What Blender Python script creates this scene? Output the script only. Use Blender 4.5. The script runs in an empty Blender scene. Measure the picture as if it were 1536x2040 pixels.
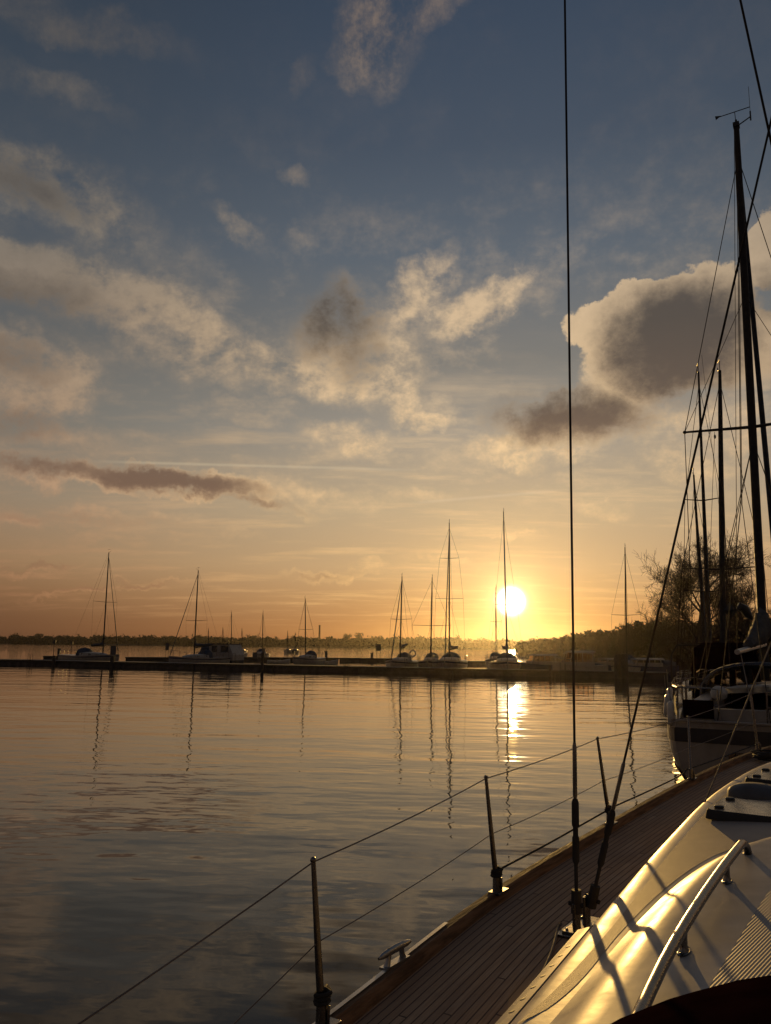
import bpy, bmesh, math, random
from mathutils import Vector, Matrix
R = math.radians
S = bpy.context.scene
COL = S.collection
random.seed(7)

# ------------------------------------------------------------------ camera
FPX = 1600.0; EYE = 2.5; PITCH = R(9.45); ROLL = R(0.56)
_f = Vector((0, math.cos(PITCH), math.sin(PITCH)))
_u0 = Vector((0, -math.sin(PITCH), math.cos(PITCH))); _r0 = Vector((1, 0, 0))
_u = _u0*math.cos(ROLL) - _r0*math.sin(ROLL); _r = _r0*math.cos(ROLL) + _u0*math.sin(ROLL)
O = Vector((0, 0, EYE))
cam_d = bpy.data.cameras.new('camera'); cam = bpy.data.objects.new('camera', cam_d); COL.objects.link(cam)
m = Matrix((_r, _u, -_f)).transposed().to_4x4(); m.translation = O; cam.matrix_world = m
cam_d.sensor_fit = 'VERTICAL'; cam_d.sensor_height = 36; cam_d.lens = 36*FPX/2040
cam_d.clip_start = 0.05; cam_d.clip_end = 6000
S.camera = cam

def ray(px, py): return _f + _r*((px-768)/FPX) + _u*((1020-py)/FPX)
def G(px, py, z=0.0):
    d = ray(px, py); return O + d*((z-EYE)/d.z)
def D(px, py, y):
    d = ray(px, py); return O + d*(y/d.y)

# ------------------------------------------------------------------ world
SUN_AZ, SUN_EL = R(8.9), R(3.15)
SUND = Vector((math.sin(SUN_AZ)*math.cos(SUN_EL), math.cos(SUN_AZ)*math.cos(SUN_EL), math.sin(SUN_EL)))
W = bpy.data.worlds.new('World'); S.world = W; W.use_nodes = True
wt = W.node_tree; wt.nodes.clear()

class X:
    """arithmetic on node sockets"""
    tree = wt
    def __init__(s, o): s.o = o
    @staticmethod
    def sock(n, i, v):
        if isinstance(v, X): X.tree.links.new(v.o, n.inputs[i])
        else: n.inputs[i].default_value = v
    @staticmethod
    def m(op, *a, clamp=False):
        n = X.tree.nodes.new('ShaderNodeMath'); n.operation = op; n.use_clamp = clamp
        for i, v in enumerate(a): X.sock(n, i, v)
        return X(n.outputs[0])
    def __add__(s, b): return X.m('ADD', s, b)
    __radd__ = __add__
    def __mul__(s, b): return X.m('MULTIPLY', s, b)
    __rmul__ = __mul__
    def __sub__(s, b): return X.m('SUBTRACT', s, b)
    def __rsub__(s, b): return X.m('SUBTRACT', b, s)
    def __truediv__(s, b): return X.m('DIVIDE', s, b)
    def __pow__(s, b): return X.m('POWER', s, b)
def vmath(op, a, b=None, out=0):
    n = X.tree.nodes.new('ShaderNodeVectorMath'); n.operation = op
    for i, v in enumerate((a, b)):
        if v is None: continue
        X.sock(n, i, v)
    return X(n.outputs[out])
def dot(a, b): return vmath('DOT_PRODUCT', a, tuple(b), 1)
def vscale(a, k):
    n = X.tree.nodes.new('ShaderNodeVectorMath'); n.operation = 'SCALE'
    X.sock(n, 0, a); X.sock(n, 3, k); return X(n.outputs[0])
def smooth(x, a, b):
    n = X.tree.nodes.new('ShaderNodeMapRange'); n.interpolation_type = 'SMOOTHSTEP'
    X.sock(n, 0, x); n.inputs[1].default_value = a; n.inputs[2].default_value = b
    return X(n.outputs[0])
def lin(x, a, b, c=0.0, d=1.0):
    n = X.tree.nodes.new('ShaderNodeMapRange'); X.sock(n, 0, x)
    for i, v in enumerate((a, b, c, d)): n.inputs[i+1].default_value = v
    return X(n.outputs[0])
def noise(vec, scale, detail=5, rough=0.55, out=0, dist=0.0):
    n = X.tree.nodes.new('ShaderNodeTexNoise'); X.sock(n, 0, vec)
    n.inputs['Scale'].default_value = scale; n.inputs['Detail'].default_value = detail
    n.inputs['Roughness'].default_value = rough; n.inputs['Distortion'].default_value = dist
    return X(n.outputs[out])
def mix(f, a, b):
    n = X.tree.nodes.new('ShaderNodeMix'); n.data_type = 'RGBA'
    for i, v in ((0, f), (6, a), (7, b)):
        if isinstance(v, tuple) and len(v) == 3: v = v+(1,)
        X.sock(n, i, v)
    return X(n.outputs[2])
def ramp(x, stops, lo, hi):
    n = X.tree.nodes.new('ShaderNodeValToRGB'); X.sock(n, 0, lin(x, lo, hi))
    e = n.color_ramp.elements
    while len(e) < len(stops): e.new(0.5)
    for el, (p, c) in zip(e, stops): el.position = (p-lo)/(hi-lo); el.color = tuple(c)+(1,)
    return X(n.outputs[0])
def comb(x, y, z):
    n = X.tree.nodes.new('ShaderNodeCombineXYZ')
    for i, v in enumerate((x, y, z)): X.sock(n, i, v)
    return X(n.outputs[0])
def s2l(*c):
    return tuple(((v/255+.055)/1.055)**2.4 if v > 10 else v/255/12.92 for v in c)

tc = wt.nodes.new('ShaderNodeTexCoord'); d = vmath('NORMALIZE', X(tc.outputs['Generated']))
sep = wt.nodes.new('ShaderNodeSeparateXYZ'); wt.links.new(d.o, sep.inputs[0])
dx, dy, dz = X(sep.outputs[0]), X(sep.outputs[1]), X(sep.outputs[2])
el = X.m('ARCSINE', dz)*57.2958
cs = X.m('MINIMUM', X.m('MAXIMUM', dot(d, SUND), -1.0), 1.0)
ang = X.m('ARCCOSINE', cs)*57.2958                      # degrees from the sun
hz = vmath('NORMALIZE', comb(dx, dy, 0.0))
haz = X.m('ARCCOSINE', X.m('MINIMUM', X.m('MAXIMUM', dot(hz, (math.sin(SUN_AZ), math.cos(SUN_AZ), 0)), -1.0), 1.0))*57.2958
# clear sky: graded by height, weaker and cooler away from the sun
sky_sun = ramp(el, [(0, s2l(150,92,58)), (1.5, s2l(170,118,78)), (3.2, s2l(190,145,100)), (5.5, s2l(200,166,124)), (9.5, s2l(192,169,136)), (15, s2l(158,150,138)),
                    (20, s2l(126,124,119)), (27, s2l(95,104,114)), (34, s2l(72,83,98)), (42, s2l(58,71,89)), (80, s2l(44,58,80))], 0, 80)
sky_off = ramp(el, [(0, s2l(84,56,42)), (1.5, s2l(100,68,50)), (3.2, s2l(126,90,64)), (5.5, s2l(150,117,86)), (9.5, s2l(144,126,106)), (15, s2l(112,110,104)),
                    (20, s2l(96,97,97)), (27, s2l(76,83,92)), (34, s2l(61,71,83)), (42, s2l(50,60,73)), (80, s2l(40,52,72))], 0, 80)
sky_back = ramp(el, [(0, s2l(76,64,60)), (6, s2l(92,78,74)), (20, s2l(82,76,76)), (42, s2l(58,60,68)), (80, s2l(44,54,70))], 0, 80)
base = mix(smooth(haz, 2, 42), sky_sun, sky_off)
base = mix(smooth(haz, 45, 120), base, sky_back)
nish = wt.nodes.new('ShaderNodeTexSky'); nish.sky_type = 'NISHITA'; nish.sun_disc = False
nish.sun_elevation = SUN_EL; nish.sun_rotation = SUN_AZ
nis = vscale(X(nish.outputs[0]), 0.05)
base = mix(0.08, base, nis)

# clouds: patches at chosen directions, torn by fibrous noise
pl = X.m('MAXIMUM', dz, 0.0) + 0.10
P = comb(dx/pl, dy/pl, 0.0)
az = X.m('ARCTAN2', dx, dy)
Q = comb(az*0.80 + dz*0.28, dz*1.30 - az*0.34, 0.0)          # fibres lean up to the right
Q2 = comb(az, dz*1.35, 5.0)
w1 = vmath('SUBTRACT', noise(vscale(d, 1.0), 5.0, 4, 0.6, 1), (0.5, 0.5, 0.5))
w2 = vmath('SUBTRACT', noise(vscale(d, 1.0), 19.0, 7, 0.66, 1), (0.5, 0.5, 0.5))
dw = vmath('ADD', d, vmath('ADD', vscale(w1, 0.09), vscale(w2, 0.062)))
dp = vmath('ADD', d, vmath('ADD', vscale(w1, 0.04), vscale(w2, 0.050)))
def blob(px, py, rx, ry, rot, w, dv=None):
    c = ray(px, py); L = c.length; c = c/L; dv = dv or dw
    a = R(rot); e1 = (_r*math.cos(a) + _u*math.sin(a)); e2 = (_u*math.cos(a) - _r*math.sin(a))
    k = FPX*L
    u = (dot(dv, e1) - e1.dot(c)) * (k/rx); v = (dot(dv, e2) - e2.dot(c)) * (k/ry)
    return X.m('MAXIMUM', 1.0 - (u*u + v*v), 0.0)*w
# loose torn cloud: px, py, half sizes, tilt, thickness
LOOSE = [
    (690,640,110,85,10,1.0), (720,745,150,80,-30,0.95), (860,580,120,60,38,1.0), (590,735,140,60,-20,0.75), (975,615,140,50,22,1.05), (640,700,120,70,-50,0.6), (800,690,90,90,40,0.6),
    (830,825,75,36,0,0.8), (710,870,150,42,0,0.65), (930,900,170,45,0,0.4),
    (170,590,270,90,-3,1.05), (40,555,160,75,-10,1.0), (400,665,170,62,-20,0.65), (70,745,150,85,-15,1.0), (20,805,100,60,0,0.9), (320,710,200,70,0,0.55), (430,740,120,40,0,0.4),
    (110,390,230,90,-22,0.9), (30,330,130,80,0,0.7), (470,455,80,38,-35,0.55), (350,540,110,60,0,0.35),
    (715,95,90,75,50,0.75), (800,20,140,50,20,0.6), (770,140,80,60,40,0.45), (150,40,260,50,-8,0.5), (110,175,170,45,-15,0.45), (600,150,60,34,60,0.35), (597,352,44,30,0,0.42), (590,490,50,28,0,0.4),
    (340,965,260,38,-7,1.35), (90,945,230,32,-4,1.05), (520,1000,150,24,-8,0.8), (80,870,180,50,-8,0.7),
    (150,1030,280,30,-2,0.7), (620,975,160,32,-5,0.65), (800,1000,180,26,3,0.5), (300,1070,260,20,2,0.5), (680,1140,180,16,3,0.65), (60,1115,120,12,0,0.6), (230,1165,220,9,0,0.6), (880,1120,120,16,-4,0.45),
    (1080,880,190,55,0,0.85), (1250,860,220,60,-5,0.75), (1190,1010,90,22,-10,0.55), (1030,1055,60,12,0,0.5), (1350,930,160,40,0,0.6), (1480,830,120,70,0,0.6),
]
# heaped cloud with a solid body
HEAP = [(1325,682,172,126,15,1.5), (1335,598,100,52,15,0.95), (1215,665,75,62,25,1.15), (1270,605,60,45,20,1.0), (1400,580,90,62,0,1.2), (1195,640,40,34,0,1.0), (1262,588,34,28,0,0.9), (1160,660,38,45,0,0.9), (1430,720,180,80,0,1.25), (1290,760,150,55,0,1.0),
        (1120,850,170,66,-4,1.3), (1230,810,110,50,-15,0.95), (1535,500,48,85,0,1.5), (1500,680,70,60,0,1.0)]
Bl = None
for b in LOOSE:
    t = blob(*b); Bl = t if Bl is None else X.m('MAXIMUM', Bl, t) + X.m('MINIMUM', Bl, t)*0.35
Bh = None
for b in HEAP:
    t = blob(*b, dv=dp); Bh = t if Bh is None else X.m('MAXIMUM', Bh, t) + X.m('MINIMUM', Bh, t)*0.5
f1 = noise(Q, 9.0, 9, 0.62, dist=0.25); f2 = noise(Q2, 26.0, 8, 0.68); f3 = noise(P, 3.2, 7, 0.6)
low_el = 1.0 - smooth(el, 5, 13)
fs = noise(comb(az*1.6, dz*13.0, 2.0), 6.0, 6, 0.6)
fib = f1*(1.0 - low_el*0.7) + fs*(low_el*0.7)
fn = (fib - 0.5)*3.4 + (f2 - 0.5)*2.4
dl = Bl*1.0 + fn*smooth(Bl, 0.0, 0.9)
dh = Bh*1.25 + ((f2 - 0.5)*1.5 + (f1 - 0.5)*0.6)*smooth(Bh, 0.0, 0.4)
al = smooth(dl, -0.02, 1.25)*0.95
hs = smooth(el, 15.5, 20.5)
ah = mix(hs, smooth(dh, 0.0, 1.5), smooth(dh, 0.12, 0.62))*0.97
# streaks low in the sky and a thin general veil
Ps = comb(dx/pl*0.35, dy/pl, 0.0)
st = smooth(noise(Ps, 3.4, 7, 0.62), 0.47, 0.74) * smooth(el, 0.8, 3.0) * (1.0 - smooth(el, 13, 24))
wisp = smooth(f3 + (f2 - 0.5)*0.5 + (f1 - 0.5)*0.5, 0.42, 0.85)*0.5*smooth(el, 7, 13)*(1.0 - smooth(el, 22, 36)*0.85)
alpha = X.m('MAXIMUM', X.m('MAXIMUM', al, ah), X.m('MAXIMUM', st*0.6, wisp))
lit_sun = ramp(el, [(0, s2l(240,184,108)), (4, s2l(234,188,124)), (10, s2l(228,192,142)), (17, s2l(222,190,148)), (26, s2l(192,168,138)), (40, s2l(132,114,100))], 0, 40)
lit_off = ramp(el, [(0, s2l(146,98,68)), (4, s2l(166,120,86)), (10, s2l(166,134,106)), (17, s2l(150,129,108)), (26, s2l(116,108,98)), (40, s2l(90,84,80))], 0, 40)
dark = ramp(el, [(0, s2l(138,94,66)), (7, s2l(120,90,72)), (14, s2l(112,92,78)), (17, s2l(92,79,70)), (22, s2l(78,72,68)), (40, s2l(66,68,72))], 0, 40)
lit = vscale(mix(smooth(haz, 3, 36), lit_sun, lit_off), 0.66 + f2*0.5 + fib*0.4)
CORE = [(1345,690,190,160,15,1.3), (1410,630,120,100,0,1.0), (1235,700,80,65,20,0.65), (1295,630,80,50,25,0.75), (1125,835,215,72,-4,1.15), (1240,785,120,50,-10,0.5), (1525,600,60,90,0,0.7), (1480,720,110,60,0,0.5),
        (670,635,125,110,10,0.95), (705,705,90,80,-40,0.7), (60,600,190,60,-3,0.6), (20,720,110,50,0,0.55), (60,370,150,60,-20,0.6), (20,850,120,50,0,0.7),
        (330,960,230,30,-7,1.25), (90,935,190,24,-4,0.9), (520,1003,120,14,-8,0.7), (60,1117,110,10,0,0.8), (230,1165,220,7,0,0.7), (640,1145,130,8,3,0.6), (150,1035,240,14,-2,0.4), (200,80,200,80,0,0.3)]
Bc = None
for b in CORE:
    t = blob(*b, dv=dp); Bc = t if Bc is None else X.m('MAXIMUM', Bc, t)
core = smooth(Bc + (f2 - 0.5)*0.9*smooth(Bc, 0.0, 0.3) + (f1 - 0.5)*0.9*smooth(Bc, 0.0, 0.3), 0.0, 1.15)*0.97
ccol = mix(core, lit, dark)
cfade = 1.0 - smooth(haz, 60, 110)*0.6
col = mix(alpha*cfade, base, ccol)
# two vapour trails
def trail(p0, p1, wpx, amt):
    a, b = ray(*p0).normalized(), ray(*p1).normalized()
    nrm = a.cross(b).normalized(); mid = (a+b).normalized(); half = a.angle(b)/2
    off = X.m('ABSOLUTE', dot(d, nrm)); tdir = (b-a).normalized()
    along = X.m('ABSOLUTE', dot(d, tdir))
    return (1.0 - smooth(off, 0.0, wpx/FPX)) * (1.0 - smooth(along, half*0.55, half)) * amt
tr = trail((150,918), (870,938), 4.5, 0.22) + trail((800,1004), (1130,976), 5, 0.2)
col = mix(tr, col, s2l(225,205,170))
# the sun and its glow
def expo(x, k): return X.m('EXPONENT', x*(-1.0/k))
glow = vmath('ADD', vscale(X(comb(1.0, 0.62, 0.26).o), expo(ang, 0.75)*2.4 + expo(ang, 2.2)*0.45), vscale(X(comb(1.0, 0.60, 0.24).o), expo(ang, 6.0)*0.07))
disc = (1.0 - smooth(ang, 0.15, 1.5))**2.2
glow = vmath('ADD', glow, vscale(X(comb(1.0, 0.86, 0.55).o), disc*14.0))
col = vmath('ADD', col, vscale(glow, smooth(el, -0.6, 0.2)))
col = mix(smooth(el, -1.2, -0.2), s2l(40,30,24), col)
bg = wt.nodes.new('ShaderNodeBackground'); wt.links.new(col.o, bg.inputs[0]); bg.inputs[1].default_value = 1.0
wo = wt.nodes.new('ShaderNodeOutputWorld'); wt.links.new(bg.outputs[0], wo.inputs[0])
W.cycles.sampling_method = 'MANUAL'; W.cycles.sample_map_resolution = 2048

sl = bpy.data.lights.new('sun', 'SUN'); so = bpy.data.objects.new('sun', sl); COL.objects.link(so)
sl.energy = 2.5; sl.angle = R(0.5); sl.color = (1.0, 0.58, 0.16)
so.rotation_euler = (-SUND).to_track_quat('-Z', 'Y').to_euler(); so.location = (0, 0, 30)
S.view_settings.view_transform = 'Standard'; S.view_settings.look = 'None'; S.view_settings.exposure = 0.0; S.view_settings.gamma = 1.0
S.cycles.use_denoising = True
S.cycles.max_bounces = 6; S.cycles.volume_bounces = 0; S.cycles.transparent_max_bounces = 12
S.cycles.sample_clamp_indirect = 4.0; S.cycles.caustics_reflective = False; S.cycles.caustics_refractive = False

# ------------------------------------------------------------------ materials
def material(name, color, rough=0.5, metal=0.0, var=0.12, vscale_=6.0, bump=0.0, bscale=40.0, coat=0.0, spec=0.5, stretch=(1,1,1), colour2=None):
    mt = bpy.data.materials.new(name); mt.use_nodes = True; t = mt.node_tree; b = t.nodes['Principled BSDF']
    old = X.tree; X.tree = t
    co = t.nodes.new('ShaderNodeTexCoord'); mp = t.nodes.new('ShaderNodeMapping'); t.links.new(co.outputs['Object'], mp.inputs[0]); mp.inputs['Scale'].default_value = stretch
    v = X(mp.outputs[0])
    n = noise(v, vscale_, 5, 0.6)
    c2 = colour2 or tuple(c*(1-var*2.2) for c in color)
    c1 = tuple(min(1, c*(1+var)) for c in color)
    c = mix(smooth(n, 0.3, 0.7), c2, c1); t.links.new(c.o, b.inputs['Base Color'])
    rr = lin(noise(v, vscale_*2.3, 3), 0.3, 0.7, max(0.02, rough*0.8), min(1, rough*1.2)); t.links.new(rr.o, b.inputs['Roughness'])
    b.inputs['Metallic'].default_value = metal; b.inputs['Coat Weight'].default_value = coat; b.inputs['Coat Roughness'].default_value = 0.12
    b.inputs['Specular IOR Level'].default_value = spec
    if bump:
        bn = t.nodes.new('ShaderNodeBump'); bn.inputs['Distance'].default_value = bump; bn.inputs['Strength'].default_value = 1.0
        t.links.new(noise(v, bscale, 4).o, bn.inputs['Height']); t.links.new(bn.outputs[0], b.inputs['Normal'])
    X.tree = old
    return mt
M = {}
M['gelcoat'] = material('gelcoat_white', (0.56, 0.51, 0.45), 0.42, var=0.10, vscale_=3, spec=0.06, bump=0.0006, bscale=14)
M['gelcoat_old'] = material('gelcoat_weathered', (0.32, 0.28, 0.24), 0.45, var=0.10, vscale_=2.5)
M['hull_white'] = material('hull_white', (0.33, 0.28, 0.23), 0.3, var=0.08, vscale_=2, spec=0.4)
M['hull_blue'] = material('hull_navy', (0.03, 0.04, 0.08), 0.25, var=0.1, coat=0.4)
M['hull_red'] = material('boot_red', (0.30, 0.05, 0.03), 0.5)
M['steel'] = material('steel', (0.19, 0.175, 0.16), 0.27, 1.0, var=0.08, vscale_=20)
M['alu'] = material('aluminium', (0.42, 0.41, 0.40), 0.38, 1.0, var=0.1, vscale_=8)
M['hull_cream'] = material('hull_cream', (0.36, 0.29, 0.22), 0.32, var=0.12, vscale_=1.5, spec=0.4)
M['stripe_dark'] = material('stripe_dark', (0.030, 0.022, 0.020), 0.4)
M['lifeline'] = material('lifeline_cover', (0.21, 0.165, 0.13), 0.6)
M['alu_dark'] = material('aluminium_dark', (0.055, 0.05, 0.046), 0.75, 0.0, spec=0.08, var=0.1, vscale_=8)
M['wire'] = material('wire', (0.045, 0.038, 0.034), 0.8, 0.0, spec=0.05)
M['black'] = material('black_plastic', (0.018, 0.016, 0.015), 0.45)
M['rope_dark'] = material('rope_dark', (0.03, 0.025, 0.022), 0.85, bump=0.003, bscale=220)
M['rope'] = material('rope_tan', (0.26, 0.21, 0.16), 0.85, bump=0.003, bscale=220)
M['canvas'] = material('canvas_dark', (0.010, 0.0035, 0.004), 0.9, var=0.2, bump=0.0004, bscale=300, spec=0.0)
M['canvas_blue'] = material('canvas_blue', (0.035, 0.045, 0.07), 0.85, bump=0.01, bscale=14)
M['canvas_grey'] = material('canvas_grey', (0.10, 0.095, 0.09), 0.9, spec=0.1, bump=0.02, bscale=9)
M['canvas_pale'] = material('canvas_pale', (0.55, 0.50, 0.42), 0.8, bump=0.03, bscale=7)
M['wood'] = material('wood_rail', (0.24, 0.13, 0.065), 0.75, var=0.25, vscale_=5, stretch=(0.5, 8, 8), bump=0.002, bscale=30, spec=0.15)
M['pile'] = material('pile_wood', (0.075, 0.055, 0.04), 0.85, var=0.3, stretch=(4, 4, 0.6), bump=0.02, bscale=10)
M['concrete'] = material('concrete', (0.075, 0.062, 0.052), 0.8, var=0.2, vscale_=1.5, bump=0.01, bscale=12)
M['planks'] = material('pontoon_planks', (0.10, 0.075, 0.058), 0.75, var=0.25, stretch=(0.4, 6, 1), bump=0.006, bscale=10)
M['fender'] = material('fender_white', (0.66, 0.60, 0.50), 0.22, var=0.1)
M['cabinet'] = material('cabinet_grey', (0.09, 0.08, 0.075), 0.6)
M['glass_dark'] = material('window_dark', (0.015, 0.013, 0.012), 0.08, spec=0.6)
M['bark'] = material('bark', (0.055, 0.040, 0.030), 0.9, var=0.25, bump=0.02, bscale=8)
M['twig'] = material('twigs', (0.060, 0.042, 0.030), 0.9, var=0.2)
M['leaf'] = material('dormant_leaf', (0.070, 0.055, 0.030), 0.9, var=0.35, vscale_=0.12)
M['reed'] = material('reeds', (0.21, 0.15, 0.075), 0.9, var=0.25, vscale_=0.3)
M['land'] = material('land', (0.06, 0.05, 0.03), 0.95, var=0.2, vscale_=0.05)
M['brick'] = material('chimney_brick', (0.16, 0.08, 0.06), 0.9, vscale_=0.4)
def clear_pane():
    mt = bpy.data.materials.new('clear_pane'); mt.use_nodes = True; t = mt.node_tree; b = t.nodes['Principled BSDF']
    b.inputs['Base Color'].default_value = (0.85, 0.62, 0.40, 1); b.inputs['Roughness'].default_value = 0.06
    b.inputs['Transmission Weight'].default_value = 1.0; b.inputs['IOR'].default_value = 1.02
    return mt
M['pane'] = clear_pane()

def teak():
    mt = bpy.data.materials.new('teak_planks'); mt.use_nodes = True; t = mt.node_tree; b = t.nodes['Principled BSDF']
    old = X.tree; X.tree = t
    uv = t.nodes.new('ShaderNodeUVMap'); s = t.nodes.new('ShaderNodeSeparateXYZ'); t.links.new(uv.outputs[0], s.inputs[0])
    u, v = X(s.outputs[0]), X(s.outputs[1])
    k = v/0.038; row = X.m('FLOOR', k); fr = X.m('FRACT', k)
    seam = smooth(X.m('ABSOLUTE', fr - 0.5), 0.40, 0.45)
    wn = t.nodes.new('ShaderNodeTexWhiteNoise'); wn.noise_dimensions = '1D'; t.links.new(row.o, wn.inputs['W'])
    rnd = X(wn.outputs[0])
    k2 = (u + rnd*3.1)/2.3; fr2 = X.m('FRACT', k2); row2 = X.m('FLOOR', k2)
    butt = smooth(X.m('ABSOLUTE', fr2 - 0.5), 0.4972, 0.4985)
    seam = X.m('MAXIMUM', seam, butt)
    wn2 = t.nodes.new('ShaderNodeTexWhiteNoise'); wn2.noise_dimensions = '2D'
    t.links.new(comb(row, row2, 0.0).o, wn2.inputs['Vector']); r2 = X(wn2.outputs[0])
    grain = noise(comb(u*3.0 + rnd*17.0, v*90.0, 0.0), 1.0, 6, 0.65)
    stain = noise(comb(u, v, 0.0), 2.2, 5, 0.65)
    c = mix(smooth(grain, 0.3, 0.7), (0.42, 0.235, 0.13), (0.64, 0.41, 0.24))
    c = mix(smooth(noise(comb(u*0.8, v*1.5, 4.0), 1.6, 5, 0.7), 0.42, 0.7)*0.5, c, (0.52, 0.41, 0.31)); c = mix(r2*0.6, c, (0.32, 0.19, 0.115)); c = mix(smooth(stain, 0.42, 0.72)*0.6, c, (0.32, 0.215, 0.15))
    c = mix(seam, c, (0.15, 0.10, 0.068))
    b.inputs['Specular IOR Level'].default_value = 0.12
    t.links.new(c.o, b.inputs['Base Color']); t.links.new(lin(grain, 0.2, 0.8, 0.75, 0.95).o, b.inputs['Roughness'])
    bn = t.nodes.new('ShaderNodeBump'); bn.inputs['Distance'].default_value = 0.0015
    t.links.new((grain*0.7 - seam*1.3).o, bn.inputs['Height']); t.links.new(bn.outputs[0], b.inputs['Normal'])
    X.tree = old; return mt
M['teak'] = teak()

def nonskid(name, color, ribs):
    mt = bpy.data.materials.new(name); mt.use_nodes = True; t = mt.node_tree; b = t.nodes['Principled BSDF']
    old = X.tree; X.tree = t
    co = t.nodes.new('ShaderNodeTexCoord'); s = t.nodes.new('ShaderNodeSeparateXYZ'); t.links.new(co.outputs['Object'], s.inputs[0])
    ob = X(co.outputs['Object']); x, y = X(s.outputs[0]), X(s.outputs[1])
    if ribs:
        kk = X.m('FRACT', (y + x*0.12)/0.011); h = X.m('ABSOLUTE', kk - 0.5)*2.0; h = smooth(h, 0.2, 0.8); dist = 0.0007
    else:
        h = noise(ob, 420, 2, 0.5); dist = 0.0012
    n = noise(ob, 4.0, 5, 0.6); c = mix(smooth(n, 0.3, 0.75), tuple(v*0.8 for v in color), color)
    c = mix(smooth(noise(ob, 30.0, 5, 0.7), 0.6, 0.8)*0.3, c, tuple(v*0.5 for v in color))
    if ribs: c = mix(h*0.25, c, tuple(v*0.6 for v in color))
    t.links.new(c.o, b.inputs['Base Color']); b.inputs['Roughness'].default_value = 0.6
    bn = t.nodes.new('ShaderNodeBump'); bn.inputs['Distance'].default_value = dist
    t.links.new(h.o, bn.inputs['Height']); t.links.new(bn.outputs[0], b.inputs['Normal'])
    X.tree = old; return mt
M['nonskid'] = nonskid('nonskid_sand', (0.40, 0.31, 0.24), False)
M['nonskid_ribbed'] = nonskid('nonskid_ribbed', (0.42, 0.39, 0.36), True)

def water():
    mt = bpy.data.materials.new('calm_water'); mt.use_nodes = True; t = mt.node_tree; b = t.nodes['Principled BSDF']
    old = X.tree; X.tree = t
    co = t.nodes.new('ShaderNodeTexCoord'); ob = X(co.outputs['Object'])
    s = t.nodes.new('ShaderNodeSeparateXYZ'); t.links.new(ob.o, s.inputs[0]); x, y = X(s.outputs[0]), X(s.outputs[1])
    yy = y + x*0.10
    big = noise(comb(x*0.10, yy*0.42, 0.0), 1.0, 2, 0.5)
    mid = noise(comb(x*0.62, yy*1.25, 3.0), 1.0, 2, 0.5)
    sml = noise(comb(x*2.2, yy*4.2, 7.0), 1.0, 2, 0.5)
    patch = smooth(noise(comb(x*0.03, yy*0.09, 1.0), 1.0, 3, 0.55), 0.35, 0.68)
    h = big*0.042 + mid*0.027*(patch*0.35 + 0.62) + sml*0.0030*(patch*0.5 + 0.4)
    bn = t.nodes.new('ShaderNodeBump'); bn.inputs['Distance'].default_value = 1.0; bn.inputs['Strength'].default_value = 1.0
    t.links.new(h.o, bn.inputs['Height']); t.links.new(bn.outputs[0], b.inputs['Normal'])
    b.inputs['Base Color'].default_value = (0.042, 0.030, 0.020, 1); b.inputs['Roughness'].default_value = 0.02
    b.inputs['IOR'].default_value = 1.333
    X.tree = old; return mt
M['water'] = water()

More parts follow.
